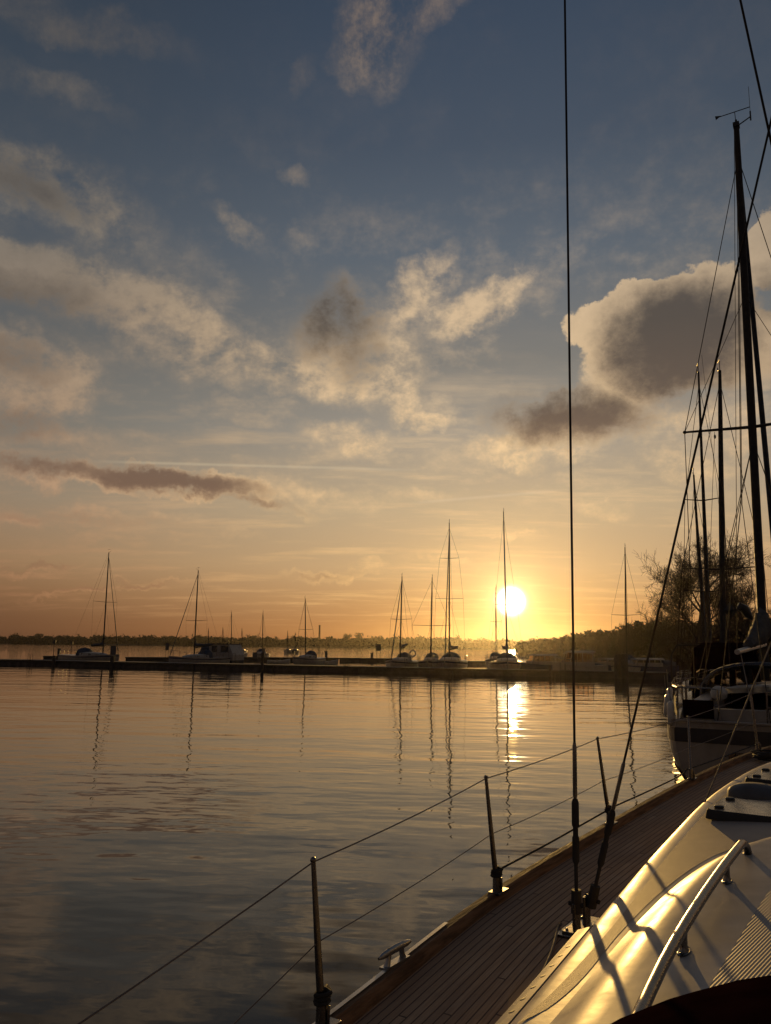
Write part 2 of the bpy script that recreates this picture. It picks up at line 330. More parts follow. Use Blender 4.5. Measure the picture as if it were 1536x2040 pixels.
# ------------------------------------------------------------------ mesh helpers
class MB:
    def __init__(s): s.v = []; s.f = []; s.uv = None; s.mi = []; s.cur = 0
    def face(s, f): s.f.append(tuple(f)); s.mi.append(s.cur)
    def add(s, vs, fs):
        o = len(s.v); s.v += [tuple(p) for p in vs]
        for f in fs: s.face(i+o for i in f)
    def box(s, c, size, rz=0.0, taper=1.0):
        hx, hy, hz_ = (q/2 for q in size); ca, sa = math.cos(rz), math.sin(rz); vs = []
        for z, k in ((-hz_, 1.0), (hz_, taper)):
            for x, y in ((-hx, -hy), (hx, -hy), (hx, hy), (-hx, hy)):
                vs.append((c[0]+(x*ca-y*sa)*k, c[1]+(x*sa+y*ca)*k, c[2]+z))
        s.add(vs, [(3,2,1,0), (4,5,6,7), (0,1,5,4), (1,2,6,5), (2,3,7,6), (3,0,4,7)])
    def tube(s, pts, r, n=8, caps=True, squash=1.0):
        pts = [Vector(p) for p in pts]; rs = r if isinstance(r, (list, tuple)) else [r]*len(pts)
        rings = []; prev = None
        for i, p in enumerate(pts):
            t = (pts[min(i+1, len(pts)-1)] - pts[max(i-1, 0)]).normalized()
            if prev is None:
                a = Vector((0,0,1)) if abs(t.z) < 0.9 else Vector((1,0,0)); u = (a - t*a.dot(t)).normalized()
            else: u = (prev - t*prev.dot(t)).normalized()
            prev = u; w = t.cross(u)
            rings.append([p + u*(rs[i]*math.cos(2*math.pi*k/n)) + w*(rs[i]*squash*math.sin(2*math.pi*k/n)) for k in range(n)])
        s.loft(rings, True, caps)
    def loft(s, rings, closed=True, caps=False):
        n = len(rings[0]); o = len(s.v)
        for r in rings: s.v += [tuple(p) for p in r]
        for i in range(len(rings)-1):
            for k in range(n if closed else n-1):
                k2 = (k+1) % n
                s.face((o+i*n+k, o+i*n+k2, o+(i+1)*n+k2, o+(i+1)*n+k))
        if caps:
            s.face(tuple(o+k for k in range(n))[::-1]); s.face(tuple(o+(len(rings)-1)*n+k for k in range(n)))
    def ellipsoid(s, c, r, nu=12, nv=8, jitter=0.0, rng=random):
        rings = []
        for j in range(nv+1):
            a = math.pi*j/nv; rings.append([(c[0]+r[0]*max(math.sin(a), .02)*math.cos(2*math.pi*k/nu)*(1+rng.uniform(-jitter, jitter)), c[1]+r[1]*max(math.sin(a), .02)*math.sin(2*math.pi*k/nu)*(1+rng.uniform(-jitter, jitter)), c[2]-r[2]*math.cos(a)) for k in range(nu)])
        s.loft(rings, True, True)
    def build(s, name, mats, parent=None, smooth_=True, bevel=0.0, uvs=None, angle=40):
        me = bpy.data.meshes.new(name); me.from_pydata(s.v, [], s.f)
        for mt in (mats if isinstance(mats, (list, tuple)) else [mats]): me.materials.append(mt)
        if any(s.mi): me.polygons.foreach_set('material_index', s.mi)
        if uvs:
            l = me.uv_layers.new(name='UVMap')
            for lp in me.loops: l.data[lp.index].uv = uvs[lp.vertex_index]
        bm = bmesh.new(); bm.from_mesh(me); bmesh.ops.recalc_face_normals(bm, faces=bm.faces); bm.to_mesh(me); bm.free()
        if smooth_:
            me.polygons.foreach_set('use_smooth', [True]*len(me.polygons))
            me.set_sharp_from_angle(angle=R(angle))
        o = bpy.data.objects.new(name, me); COL.objects.link(o)
        if bevel:
            b = o.modifiers.new('bevel', 'BEVEL'); b.width = bevel; b.segments = 2; b.limit_method = 'ANGLE'
        if parent is not None: o.parent = parent
        return o
def tag(o, label=None, cat=None, group=None, kind=None):
    if label: o['label'] = label
    if cat: o['category'] = cat
    if group: o['group'] = group
    if kind: o['kind'] = kind
    return o
def empty(name, loc, rz, label, cat, group=None):
    o = bpy.data.objects.new(name, None); COL.objects.link(o); o.location = loc; o.rotation_euler = (0, 0, rz)
    o.empty_display_size = 0.3
    return tag(o, label, cat, group)
def interp(tab, x):
    if x <= tab[0][0]: return tab[0][1]
    for (a, b), (c, d_) in zip(tab, tab[1:]):
        if x <= c: return b + (d_-b)*(x-a)/(c-a)
    return tab[-1][1]
def cubic(tab, x):
    # smooth interpolation of a table (Catmull-Rom)
    n = len(tab)
    if x <= tab[0][0]: return tab[0][1]
    if x >= tab[-1][0]: return tab[-1][1]
    for i in range(n-1):
        if x <= tab[i+1][0]: break
    x0, y0 = tab[i]; x1, y1 = tab[i+1]; t = (x-x0)/(x1-x0)
    def slope(j):
        if j == 0: return (tab[1][1]-tab[0][1])/(tab[1][0]-tab[0][0])
        if j == n-1: return (tab[-1][1]-tab[-2][1])/(tab[-1][0]-tab[-2][0])
        return (tab[j+1][1]-tab[j-1][1])/(tab[j+1][0]-tab[j-1][0])
    a, b = slope(i)*(x1-x0), slope(i+1)*(x1-x0)
    return (2*t**3-3*t*t+1)*y0 + (t**3-2*t*t+t)*a + (-2*t**3+3*t*t)*y1 + (t**3-t*t)*b
def frange(a, b, st):
    n = max(1, round((b-a)/st)); return [a+(b-a)*i/n for i in range(n+1)]

# ------------------------------------------------------------------ setting
def sheet(name, pts, z, mat):
    b = MB(); b.add([(x, y, z) for x, y in pts], [tuple(range(len(pts)))])
    return tag(b.build(name, mat, smooth_=False), kind='structure')
sheet('water', [(-1500, -90), (1500, -90), (1500, 1500), (-1500, 1500)], 0.0, M['water'])
def shore_y(x): return interp([(-1500, 1330), (-520, 1240), (-150, 1080), (150, 900), (330, 760), (1500, 700)], x)
# low far bank, a real strip of land that carries the wood
b = MB(); r0 = []; r1 = []; r2 = []; r3 = []
for x in frange(-1480, 1480, 20):
    y = shore_y(x) + 6*math.sin(x*0.021) + 4*math.sin(x*0.067)
    r0.append((x, y, -0.4)); r1.append((x, y+3, 0.5)); r2.append((x, y+40, 1.5)); r3.append((x, 1495, 3.0))
b.loft([r0, r1, r2, r3], closed=False)
tag(b.build('far_bank', M['land']), kind='structure')
rng = random.Random(3)
def clump(b, c, r, n, size, rng):
    """many small leaf-sized faces spread through an uneven crown"""
    for _ in range(n):
        a, e = rng.uniform(0, 2*math.pi), math.asin(rng.uniform(-1, 1)); q = rng.uniform(0.35, 1.0)**0.6
        p = Vector((c[0]+r[0]*q*math.cos(a)*math.cos(e), c[1]+r[1]*q*math.sin(a)*math.cos(e), c[2]+r[2]*q*math.sin(e)))
        s = size*rng.uniform(0.5, 1.4); u = Vector((rng.uniform(-1,1), rng.uniform(-1,1), rng.uniform(-1,1))).normalized()
        w = u.orthogonal().normalized(); w = w.cross(u)*rng.uniform(-1,1) + w*rng.uniform(-1,1)
        w = w.normalized() if w.length > .01 else u.orthogonal()
        b.add([p-u*s, p+w*s*0.6, p+u*s, p-w*s*0.6], [(0,1,2,3)])
wood = MB()
x = -1200.0
while x < 620:
    y = shore_y(x) + rng.uniform(8, 60)
    hgt = rng.uniform(9, 13.5)*(1.15 if rng.random() < .2 else 1.0)*(0.8 if x > 100 else 1.0)
    w = rng.uniform(6, 13)
    clump(wood, (x, y, hgt*0.45), (w, w*0.7, hgt*0.55), 260, 1.9, rng)
    if rng.random() < 0.55: clump(wood, (x+rng.uniform(-6,6), y, hgt*0.95), (w*0.4, w*0.4, hgt*0.28), 18, 1.1, rng)
    clump(wood, (x, shore_y(x)+6, 2.2), (9, 3, 3.2), 90, 1.2, rng)
    x += rng.uniform(3.0, 7.0)
tag(wood.build('far_wood', M['leaf'], smooth_=False), 'low dark wood along the far shore of the water', kind='stuff')

# bare trees: branching tapered limbs
def bare_tree(name, loc, h, spread, seed, label, group=None, levels=5, lean=0.0, twig=0.035, first=0.2):
    rg = random.Random(seed); tr = MB(); cr = MB()
    root = empty(name, loc, 0, label, 'tree', group)
    def grow(p, dr, ln, r, lv):
        pts = [p]; rs = [r]; q = p.copy(); dd = dr.copy(); k = 4 if lv < 3 else 3
        for i in range(k):
            dd = (dd + Vector((rg.gauss(0, .13), rg.gauss(0, .13), rg.gauss(.05, .08)))).normalized()
            q = q + dd*(ln/k); pts.append(q.copy()); rs.append(max(twig*0.55, r*(1-0.55*(i+1)/k)))
        (tr if lv <= 1 else cr).tube(pts, rs, 6 if lv <= 1 else (4 if lv < 3 else 3), caps=False)
        if lv >= levels: return
        nb = {0: 11, 1: 8, 2: 7, 3: 5, 4: 5}.get(lv, 3)
        for j in range(nb):
            t = first + (1-first)*(j+rg.random())/nb if lv == 0 else 0.25+0.75*(j+rg.random()*0.8)/nb
            t = min(t, 1.0); f_ = t*k; i = min(int(f_), k-1); bp = pts[i].lerp(pts[i+1], f_-i)
            base = (pts[i+1]-pts[i]).normalized(); a = rg.uniform(0, 2*math.pi)
            o1 = base.orthogonal().normalized(); o2 = base.cross(o1); side = o1*math.cos(a)+o2*math.sin(a)
            ang_ = rg.uniform(0.45, 0.95) if lv else rg.uniform(0.55, 1.0)*(1.1-0.5*t)
            nd = (base*math.cos(ang_) + side*math.sin(ang_)*spread + Vector((0,0,0.10))).normalized()
            grow(bp, nd, ln*rg.uniform(0.48, 0.68)*(1.15-0.35*t if lv == 0 else 1), max(twig, rs[i]*0.55), lv+1)
    grow(Vector((0,0,0)), Vector((lean,0,1)).normalized(), h*0.62, h*0.022, 0)
    tr.build('trunk', M['bark'], root); cr.build('crown', M['twig'], root)
    return root
p = G(1385, 1300, 0.0)
def ground_at(px, y): q = D(px, 1290, y); return (q.x, y, 0.9)
big = bare_tree('bare_tree', ground_at(1386, 118), 17.0, 1.3, 11, 'large bare tree with a broad crown behind the masts on the right bank', levels=5, twig=0.022, first=0.06); big.rotation_euler = (0, 0, math.pi)
bare_tree('bare_tree', ground_at(1262, 128), 5.6, 1.2, 5, 'small spreading bare tree left of the large one on the right bank', 'small bare trees on the right bank', levels=4, twig=0.022, first=0.15)
bare_tree('bare_tree', ground_at(1303, 124), 6.6, 1.1, 8, 'bushy bare tree touching the left side of the large tree', 'small bare trees on the right bank', levels=4, twig=0.022, first=0.15)
bare_tree('bare_tree', ground_at(1470, 126), 10.0, 0.8, 21, 'slim bare tree right of the large tree, seen between two masts', 'small bare trees on the right bank', levels=4, twig=0.022, first=0.2)
bare_tree('bare_tree', ground_at(1535, 122), 8.6, 0.9, 23, 'bare tree at the right edge of the photo behind the thick mast', 'small bare trees on the right bank', levels=4, twig=0.022, first=0.2)
# right bank: land tongue, reeds in front, dark hedge behind
b = MB(); r0 = []; r1 = []; r2 = []
tip = D(1035, 1292, 190)
for i, t in enumerate(frange(0, 1, 0.04)):
    q = Vector((tip.x, 190, 0)).lerp(Vector((110, 84, 0)), t)
    r0.append((q.x, q.y-2, -0.3)); r1.append((q.x, q.y+2, 0.5)); r2.append((q.x+6, q.y+85*min(1, t*3+.1), 1.0))
b.loft([r0, r1, r2], closed=False); tag(b.build('right_bank', M['land']), kind='structure')
rd = MB(); rg = random.Random(5)
for _ in range(9000):
    t = rg.random()**0.8; q = Vector((tip.x, 190, 0)).lerp(Vector((110, 84, 0)), t); q.y += rg.uniform(-1.5, 6)
    hh = rg.uniform(1.5, 2.5)*(0.55+0.45*min(1, t*5)); lx = rg.gauss(0, .25); w = rg.uniform(.03, .07)
    rd.add([(q.x-w, q.y, 0), (q.x+w, q.y, 0), (q.x+lx+w*.4, q.y+rg.gauss(0,.2), hh), (q.x+lx-w*.4, q.y, hh*0.97)], [(0,1,2,3)])
tag(rd.build('reed_bed', M['reed'], smooth_=False), 'pale reed bed along the right bank', kind='stuff')
hd = MB(); rg = random.Random(9)
for px in range(1040, 1640, 7):
    y = interp([(1040, 300), (1140, 210), (1230, 135), (1640, 120)], px) + rg.uniform(-4, 5)
    top = interp([(1040, 1279), (1100, 1272), (1160, 1262), (1215, 1258), (1240, 1246), (1300, 1240), (1380, 1234), (1460, 1236), (1640, 1238)], px)
    q = D(px, top, y); hh = max(2.0, q.z*rg.uniform(0.86, 1.08)); w = y*0.010
    clump(hd, (q.x, y, hh*0.5), (w, w, hh*0.52), 330, 0.24+0.0015*y, rg)
tag(hd.build('shore_thicket', M['leaf'], smooth_=False), 'dark thicket behind the reeds on the right bank', kind='stuff')
# trees that stand out of the far wood
def crown_tree(loc, h, w, seed, label, narrow=False):
    rg = random.Random(seed); r = empty('shore_tree', loc, 0, label, 'tree', 'trees standing above the far wood')
    t = MB(); t.tube([(0,0,0), (0.1,0,h*0.4), (0,0.1,h*0.75)], [0.35, 0.25, 0.1], 6); t.build('trunk', M['bark'], r)
    c = MB()
    for _ in range(7 if narrow else 11):
        a = rg.uniform(0, 6.28); q = rg.random()**.5*(0.25 if narrow else 0.62)
        clump(c, (math.cos(a)*w*q, math.sin(a)*w*q, h*rg.uniform(0.35, 0.85)), (w*0.42, w*0.42, h*0.17), 45, 0.75, rg)
    c.build('crown', M['leaf'], r, smooth_=False)
def far_at(px, extra=12):
    for y in range(600, 1500, 4):
        q = D(px, 1285, y)
        if y >= shore_y(q.x)+extra: return (q.x, y, 0.6)
for px, h, w, sd, nar, lb in [(77, 16, 9, 1, False, 'rounded tree rising above the far shore left of the leftmost mast'),
        (118, 14, 7, 12, False, 'low round tree beside the rounded tree at the far left of the shore'),
        (397, 15, 8, 13, False, 'round tree above the far shore just behind the houseboat'),
        (691, 17, 8, 2, False, 'left one of a pair of broad trees on the far shore between the middle masts'),
        (712, 18, 9, 3, False, 'right and taller one of a pair of broad trees on the far shore'),
        (752, 15, 9, 4, False, 'single round tree on the far shore left of the paired short masts'),
        (913, 15, 4, 5, True, 'narrow upright tree on the far shore right of the tall middle mast'),
        (968, 11.5, 6, 6, False, 'flat-topped tree on the far shore left of the sun'),
        (1040, 9.5, 6, 7, False, 'round tree on the far shore just right of the sun')]:
    crown_tree(far_at(px), h, w, sd, lb, nar)
p = far_at(636, 25); r = empty('chimney', p, 0, 'slim factory chimney standing up from the far wood', 'chimney')
b = MB(); b.tube([(0,0,0), (0,0,27)], [1.5, 1.1], 14); b.build('shaft', M['brick'], r)
b = MB(); b.tube([(0,0,27.0), (0,0,27.9)], [1.35, 1.35], 14); b.build('rim', M['brick'], r)
# ------------------------------------------------------------------ the breakwater pontoons and their boats
def pontoon(name, a, b, w, h, label, planks=True, seg=9.0):
    a, b = Vector((a[0], a[1], 0)), Vector((b[0], b[1], 0)); L = (b-a).length; ang_ = math.atan2(b.y-a.y, b.x-a.x)
    r = empty(name, a, ang_, label, 'pontoon', 'floating pontoons of the marina')
    fl = MB(); n = max(1, round(L/seg)); s = L/n
    for i in range(n): fl.box(((i+.5)*s, w/2, h*0.40-0.25), (s-0.12, w-0.1, h*0.8+0.5))
    fl.build('float', M['concrete'], r, smooth_=False, bevel=0.03)
    dk = MB()
    for i in range(n): dk.box(((i+.5)*s, w/2, h*0.9), (s-0.03, w, h*0.2))
    dk.build('deck', M['planks'], r, smooth_=False, bevel=0.02)
    ru = MB(); ru.box((L/2, -0.05, h*0.86), (L, 0.1, 0.16)); ru.build('rubbing_strake', M['pile'], r, smooth_=False)
    return r
A = G(-700, 1308.0); Bp = G(1330, 1354.5)
PD = (Bp-A); PD.z = 0; PD.normalize(); PN = Vector((-PD.y, PD.x, 0))
pontoon('floating_pontoon', A, Bp, 3.0, 0.56, 'long dark floating pontoon across the water with sailing boats behind it')
def behind(px, off):
    """point on the water at picture column px, off metres behind the front face of the long pontoon"""
    d_ = ray(px, 1300); d_ = Vector((d_.x, d_.y, 0)); q = A + PN*off
    t = ((q.x)*PD.y - (q.y)*PD.x)/(d_.x*PD.y - d_.y*PD.x)
    return d_*t
def ontop(px, off): p = behind(px, off); p.z = 0.56; return p
# the farther pontoons
def second(px0, px1, y, h, lab):
    a, b = D(px0, 1300, y), D(px1, 1300, y+1.5); pontoon('floating_pontoon', a, b, 2.4, h, lab)
second(86, 173, 114, 0.62, 'short pontoon end behind the leftmost sailing boat')
second(250, 354, 112, 0.62, 'short pontoon between the two left sailing boats')
second(440, 792, 122, 0.62, 'distant pontoon running behind the small middle boats')
second(905, 975, 110, 0.55, 'short pontoon seen between the tall middle mast and the sun mast')

for px in (60, 690, 1120):
    p = behind(px, -.12); r = empty('ladder', p, math.atan2(PD.y, PD.x), {60: 'steel ladder on the pontoon face below the far left pole', 690: 'steel ladder on the pontoon face left of the pair of short masts', 1120: 'steel ladder on the pontoon face beside the near vertical wire'}[px], 'ladder', 'boarding ladders on the long pontoon')
    b = MB()
    for q in (-.2, .2): b.tube([(q, .25, .56), (q, .2, 1.2), (q, 0, 1.25), (q, -.04, 1.1), (q, -.04, -.3)], .025, 6)
    b.build('rail', M['alu_dark'], r)
    for z in (.1, .35, .6): b = MB(); b.tube([(-.2, -.04, z), (.2, -.04, z)], .02, 5); b.build('rung', M['alu_dark'], r)
# small things standing on the pontoons
def pedestal(p, h, label):
    r = empty('power_pedestal', p, math.atan2(PD.y, PD.x), label, 'power pedestal', 'service pedestals on the pontoons')
    b = MB(); b.box((0,0,h*.46), (.34,.3,h*.92)); b.build('cabinet', M['cabinet'], r, smooth_=False, bevel=.02)
    b = MB(); b.box((0,0,h*.96), (.42,.38,h*.08)); b.build('cap', M['alu_dark'], r, smooth_=False, bevel=.02)
def board(p, h, w, bh, label, cat='sign', nm='notice_board'):
    r = empty(nm, p, math.atan2(PD.y, PD.x), label, cat)
    b = MB()
    for s in ((-w*.36, w*.36) if w > .5 else (0,)): b.tube([(s,0,0), (s,0,h)], .035, 6)
    b.build('post', M['alu_dark'], r)
    b = MB(); b.box((0,-.05,h-bh/2), (w,.05,bh)); b.build('panel', M['cabinet'], r, smooth_=False)
def pole(p, h, rad, label, head):
    r = empty('marker_pole', p, 0, label, 'marker pole', 'thin poles on the left pontoon')
    b = MB(); b.tube([(0,0,0), (0,0,h)], [rad, rad*.7], 6); b.build('pole', M['alu_dark'], r)
    b = MB(); b.box((0,0,h-head/2), (head*.9, .08, head)); b.build('top_mark', M['cabinet'], r, smooth_=False)
def on_far(px, y, z=.62): q = D(px, 1300, y); return (q.x, y+1, z)
pole(on_far(101, 114), 2.2, .05, 'thin pole with a small square head at the far left end of the short pontoon', .45)
pole(on_far(136, 114), 2.0, .05, 'thin pole with a small head left of the leftmost sailing boat', .4)
pedestal(on_far(112, 114), 1.05, 'pedestal beside the leftmost pole')
board(ontop(226, 1.2), 1.65, .72, .95, 'dark square board in front of the bow of the leftmost sailing boat')
board(on_far(329, 112), 1.9, .55, .9, 'small dark board standing on the short pontoon left of the houseboat')
board(ontop(509, 2.0), 1.15, .5, .6, 'dark square board on the long pontoon left of the thin pile', )
pedestal(on_far(523, 122), 1.3, 'pedestal near the thin pile left of the small middle boat')
pedestal(on_far(649, 122), 1.0, 'pedestal right of the small middle boat with the chimney above it')
board(on_far(754, 122), 2.1, .75, 1.0, 'dark board on posts left of the pair of short masts')
pedestal(on_far(741, 122), .8, 'low pedestal just left of the board by the pair of short masts')
def pile(p, h, rad, label, nm='mooring_pile'):
    b = MB(); rgp = random.Random(int(p[0]*10)); b.tube([(0,0,-1.2), (0.01,0,h*.5), (0.03,0.02,h-.03), (0.03,0.02,h)], [rad, rad*.97, rad*.93, rad*.7], 12)
    o = b.build(nm, M['pile'], None); o.location = p
    return tag(o, label, 'mooring pile', 'mooring piles by the long pontoon')
def front(px, o): return behind(px, -o)
pile(front(523, .35), 1.75, .16, 'thin wooden pile in front of the pontoon right of the houseboat')
pile(front(108, .35), 1.1, .18, 'short pile at the pontoon under the far left poles')
pile(front(224, .35), 1.2, .22, 'short thick pile at the pontoon below the leftmost bow')
pile(front(1229, .5), 2.0, .30, 'left one of two thick dark piles touching at the right end of the pontoon')
pile(front(1243, .5), 2.05, .30, 'right one of two thick dark piles touching at the right end of the pontoon')
pile(front(1095, .3), 1.0, .12, 'short thin pile at the pontoon between the sun and the tall near wire')

# ------------------------------------------------------------------ sailing boats
def hull_loft(L, B_, fb, sheer=0.18, transom=0.72, draft=0.25, n=16, rise=0.0):
    """rings from stern to bow; x forward, waterline at z=0"""
    rings = []
    for i in range(n+1):
        t = i/n; x = -L/2 + L*t
        hb = B_/2*(transom + (1-transom)*math.sin(min(1, t/0.5)*math.pi/2)) if t < .5 else B_/2*max(0.02, (1-((t-.5)/.5)**2.3))
        z = fb*(1 + sheer*(2*t-0.75)**2); k = 0.82 if t < .6 else 0.82-0.5*((t-.6)/.4)
        xo = x + 0.07*L*max(0, t-.8)/.2*0
        rings.append([(x, hb, z), (x, hb*(.97), z*.55), (x-(.02*L*max(0,t-.7)/.3), hb*k, 0.02), (x-(.05*L*max(0,t-.7)/.3), hb*k*.55, -draft), (x, 0, -draft*1.3),
                      (x-(.05*L*max(0,t-.7)/.3), -hb*k*.55, -draft), (x-(.02*L*max(0,t-.7)/.3), -hb*k, 0.02), (x, -hb*.97, z*.55), (x, -hb, z)])
    return rings
def yacht(px_base, off, L, px_top, py_top, heading, label, spread=((.52, .55),), cover='canvas_blue', furl=True, hullm='hull_white', stripe='hull_blue',
          boom=True, cabin=True, mast_r=.075, hood=True, step=.06, y_abs=None, pull=None, name='sailing_boat', group='sailing boats moored behind the long pontoon', boomdir=None, masthead=0.96):
    rg = random.Random(int(px_base))
    base = behind(px_base, off) if y_abs is None else Vector((D(px_base, 1300, y_abs).x, y_abs, 0))
    ha = R(heading); fw_ = Vector((math.cos(ha), math.sin(ha), 0))
    mx = step*L; c = base - fw_*mx
    r = empty(name, c, ha, label, 'sailing boat', group)
    Bm = L*.33; fb = .62 + L*.035
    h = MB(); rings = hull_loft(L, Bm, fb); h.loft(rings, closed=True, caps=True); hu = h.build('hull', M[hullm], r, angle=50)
    st_ = MB(); 
    for sgn in (1, -1):
        rr = []
        for i, ring in enumerate(rings): 
            p, q = (ring[0], ring[1]) if sgn > 0 else (ring[8], ring[7])
            a = [p[0] + (q[0]-p[0])*k for k in (.25, .5)]; bb = [p[1]+(q[1]-p[1])*k + sgn*.012 for k in (.25, .5)]; cc = [p[2]+(q[2]-p[2])*k for k in (.25, .5)]
            rr.append([(a[0], bb[0], cc[0]), (a[1], bb[1], cc[1])])
        st_.loft(rr, closed=False)
    st_.build('hull_stripe', M[stripe], hu)
    if cabin:
        cb = MB(); cr = []
        for t, wd, ht in ((-.12, .30, .0), (-.115, .30, .40), (0, .30, .42), (.12, .26, .38), (.2, .20, .28), (.24, .15, .02)):
            z = fb; cr.append([(L*t, Bm*wd, z-.05), (L*t, Bm*wd*.92, z+ht*.8), (L*t, Bm*wd*.6, z+ht), (L*t, 0, z+ht*1.08), (L*t, -Bm*wd*.6, z+ht), (L*t, -Bm*wd*.92, z+ht*.8), (L*t, -Bm*wd, z-.05)])
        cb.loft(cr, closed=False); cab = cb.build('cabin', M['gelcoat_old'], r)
        for sgn in (1, -1):
            wn = MB(); wn.add([(-L*.08, sgn*(Bm*.29), fb+.13), (L*.10, sgn*(Bm*.266), fb+.13), (L*.09, sgn*(Bm*.258), fb+.27), (-L*.08, sgn*(Bm*.285), fb+.28)], [(0,1,2,3)])
            wn.build('cabin_window', M['glass_dark'], cab, smooth_=False)
    if hood:
        sh = MB(); rr = []
        for x, ww, hh in ((-.06, .27, .42), (-.10, .28, .85), (-.15, .28, .95), (-.19, .28, .9)):
            rr.append([(L*x, Bm*ww*math.cos(a), fb + hh*max(0, math.sin(a))**.7) for a in [math.pi*k/8 for k in range(9)]])
        sh.loft(rr, closed=False); sh.build('sprayhood', M[cover], r)
    # mast aimed to its top in the picture
    top = D(px_top, py_top, base.y + 0.2); H_ = top.z
    zb = fb + (.42 if cabin else .05)
    mt_ = MB(); tl = top - c; tl = Vector((tl.x*math.cos(-ha) - tl.y*math.sin(-ha), tl.x*math.sin(-ha) + tl.y*math.cos(-ha), H_))
    b0 = Vector((mx, 0, zb-.1))
    mt_.tube([b0, b0.lerp(tl, .5), b0.lerp(tl, .86), tl], [mast_r, mast_r, mast_r*.8, mast_r*.55], 8); mast = mt_.build('mast', M['alu_dark'], r)
    wv = MB(); wv.tube([tl, tl+Vector((0,0,.35))], .012, 4); wv.tube([tl+Vector((-.22,0,.3)), tl+Vector((.2,.05,.33))], .012, 4); wv.tube([tl, tl+Vector((.3,.05,.1)), tl+Vector((.3,.05,.2))], .014, 4)
    wv.build('wind_vane', M['black'], mast)
    tips = []
    for q, wd in spread:
        p = b0.lerp(tl, q); ww = wd*Bm
        sp = MB()
        for sgn in (1, -1): sp.tube([p, p+Vector((-.12, sgn*ww, .06))], [.028, .018], 5)
        sp.build('spreader', M['alu_dark'], mast); tips.append((p, ww))
    hd_ = b0.lerp(tl, masthead)
    def wire(nm, pts, rad=.010, mat='wire'):
        b = MB(); b.tube(pts, rad, 4); return b.build(nm, M[mat], r)
    bow = Vector((L*.485, 0, fb*1.25)); stern = Vector((-L*.49, 0, fb*1.1))
    if furl: wire('furled_jib', [bow, bow.lerp(hd_, .05), bow.lerp(hd_, .35), bow.lerp(hd_, .95), hd_], [.02, .06, .055, .03, .015], cover)
    else: wire('forestay', [bow, hd_], .011)
    wire('backstay', [stern, tl], .010)
    for sgn in (1, -1):
        ch = Vector((mx-.15, sgn*Bm*.46, fb))
        pts = [ch] + [p+Vector((-.12, sgn*ww, .06)) for p, ww in tips] + [hd_]
        wire('shroud', pts, .010); p, ww = tips[0] if tips else (b0.lerp(tl, .5), 0)
        wire('lower_shroud', [ch+Vector((-.3,0,0)), p], .009)
    if boom:
        be = Vector((-L*.27, 0, zb+1.0)) if boomdir is None else boomdir
        b = MB(); b.tube([(mx-.1, 0, zb+.75), be], .055, 6); bo = b.build('boom', M['alu_dark'], r)
        b = MB(); p0 = Vector((mx-.1, 0, zb+1.0)); pts = [p0.lerp(be+Vector((0,0,.12)), t)+Vector((0, 0, rg.gauss(0, .025))) for t in (0, .08, .25, .5, .75, 1)]
        b.tube([p0+Vector((0,0,.7))]+pts, [.05, .17, .17, .15, .13, .11, .06], 8); b.build('sail_cover', M[cover], bo)
    pu = MB(); x1 = L*.485; zz = fb*1.3
    pu.tube([(x1-1.0, Bm*.16, zz-.05), (x1-.95, Bm*.16, zz+.5), (x1+.05, .02, zz+.58), (x1-.95, -Bm*.16, zz+.5), (x1-1.0, -Bm*.16, zz-.05)], .022, 5)
    pu.tube([(x1-.15, 0, zz), (x1+.05, .02, zz+.58)], .02, 5); pu.build('pulpit', M['steel'], r)
    ps = MB(); x0 = -L*.485
    ps.tube([(x0+1.1, Bm*.36, fb), (x0+1.1, Bm*.36, fb+.6), (x0+.05, Bm*.33, fb+.62), (x0+.05, -Bm*.33, fb+.62), (x0+1.1, -Bm*.36, fb+.6), (x0+1.1, -Bm*.36, fb)], .02, 5)
    for yy in (.33, -.33): ps.tube([(x0+.05, Bm*yy, fb), (x0+.05, Bm*yy, fb+.62)], .02, 5)
    ps.build('pushpit', M['steel'], r)
    for sgn in (1, -1):
        sn = MB(); zs = []
        for t in (-.25, -.05, .15, .32):
            yy = sgn*Bm*(.46 if t < .2 else .36); sn.tube([(L*t, yy, fb), (L*t, yy, fb+.6)], .014, 4); zs.append((L*t, yy, fb+.58))
        sn.tube([(x0+1.1, sgn*Bm*.36, fb+.58)]+zs+[(x1-.95, sgn*Bm*.16, zz+.48)], .007, 4)
        sn.build('guard_rail', M['steel'], r)
    return r
yacht(205, 8.5, 10.2, 217, 1100, -35, 'leftmost sailing boat, bow to the right with a furled jib on its raking forestay', spread=((.50, .50),), boomdir=Vector((-1.6, .9, 2.1)), step=.2)
yacht(387, 8.0, 8.8, 395, 1136, 240, 'small sailing boat moored in front of the houseboat with one pair of spreaders', spread=((.40, .55),), hullm='hull_white', hood=True)
yacht(609, 20, 7.4, 608, 1192, 250, 'low white sailing boat with a dark cover near the chimney', spread=((.45, .4),), furl=False, boom=False, cover='canvas_blue')
yacht(797, 8.0, 8.4, 801, 1148, 255, 'sailing boat with a tipped boom at the left of the paired short masts', spread=((.47, .40),), boomdir=Vector((-1.3, .3, 2.6)))
yacht(858, 10.5, 8.2, 861, 1150, 262, 'sailing boat under a rounded dark cover between the tilted boom and the tall middle mast', spread=((.40, .75),), furl=False, boom=False, cover='canvas_blue')
yacht(895, 8.6, 10.6, 895, 1041, 260, 'tall sailing boat with two pairs of spreaders left of the sun', spread=((.43, .40), (.73, .28)), boomdir=Vector((-3.4, .5, 2.3)))
yacht(1010, 8.6, 10.8, 1003, 1019, 262, 'sailing boat whose tall mast crosses the sun', spread=((.36, .3),), boomdir=Vector((-3.2, -.4, 2.4)))
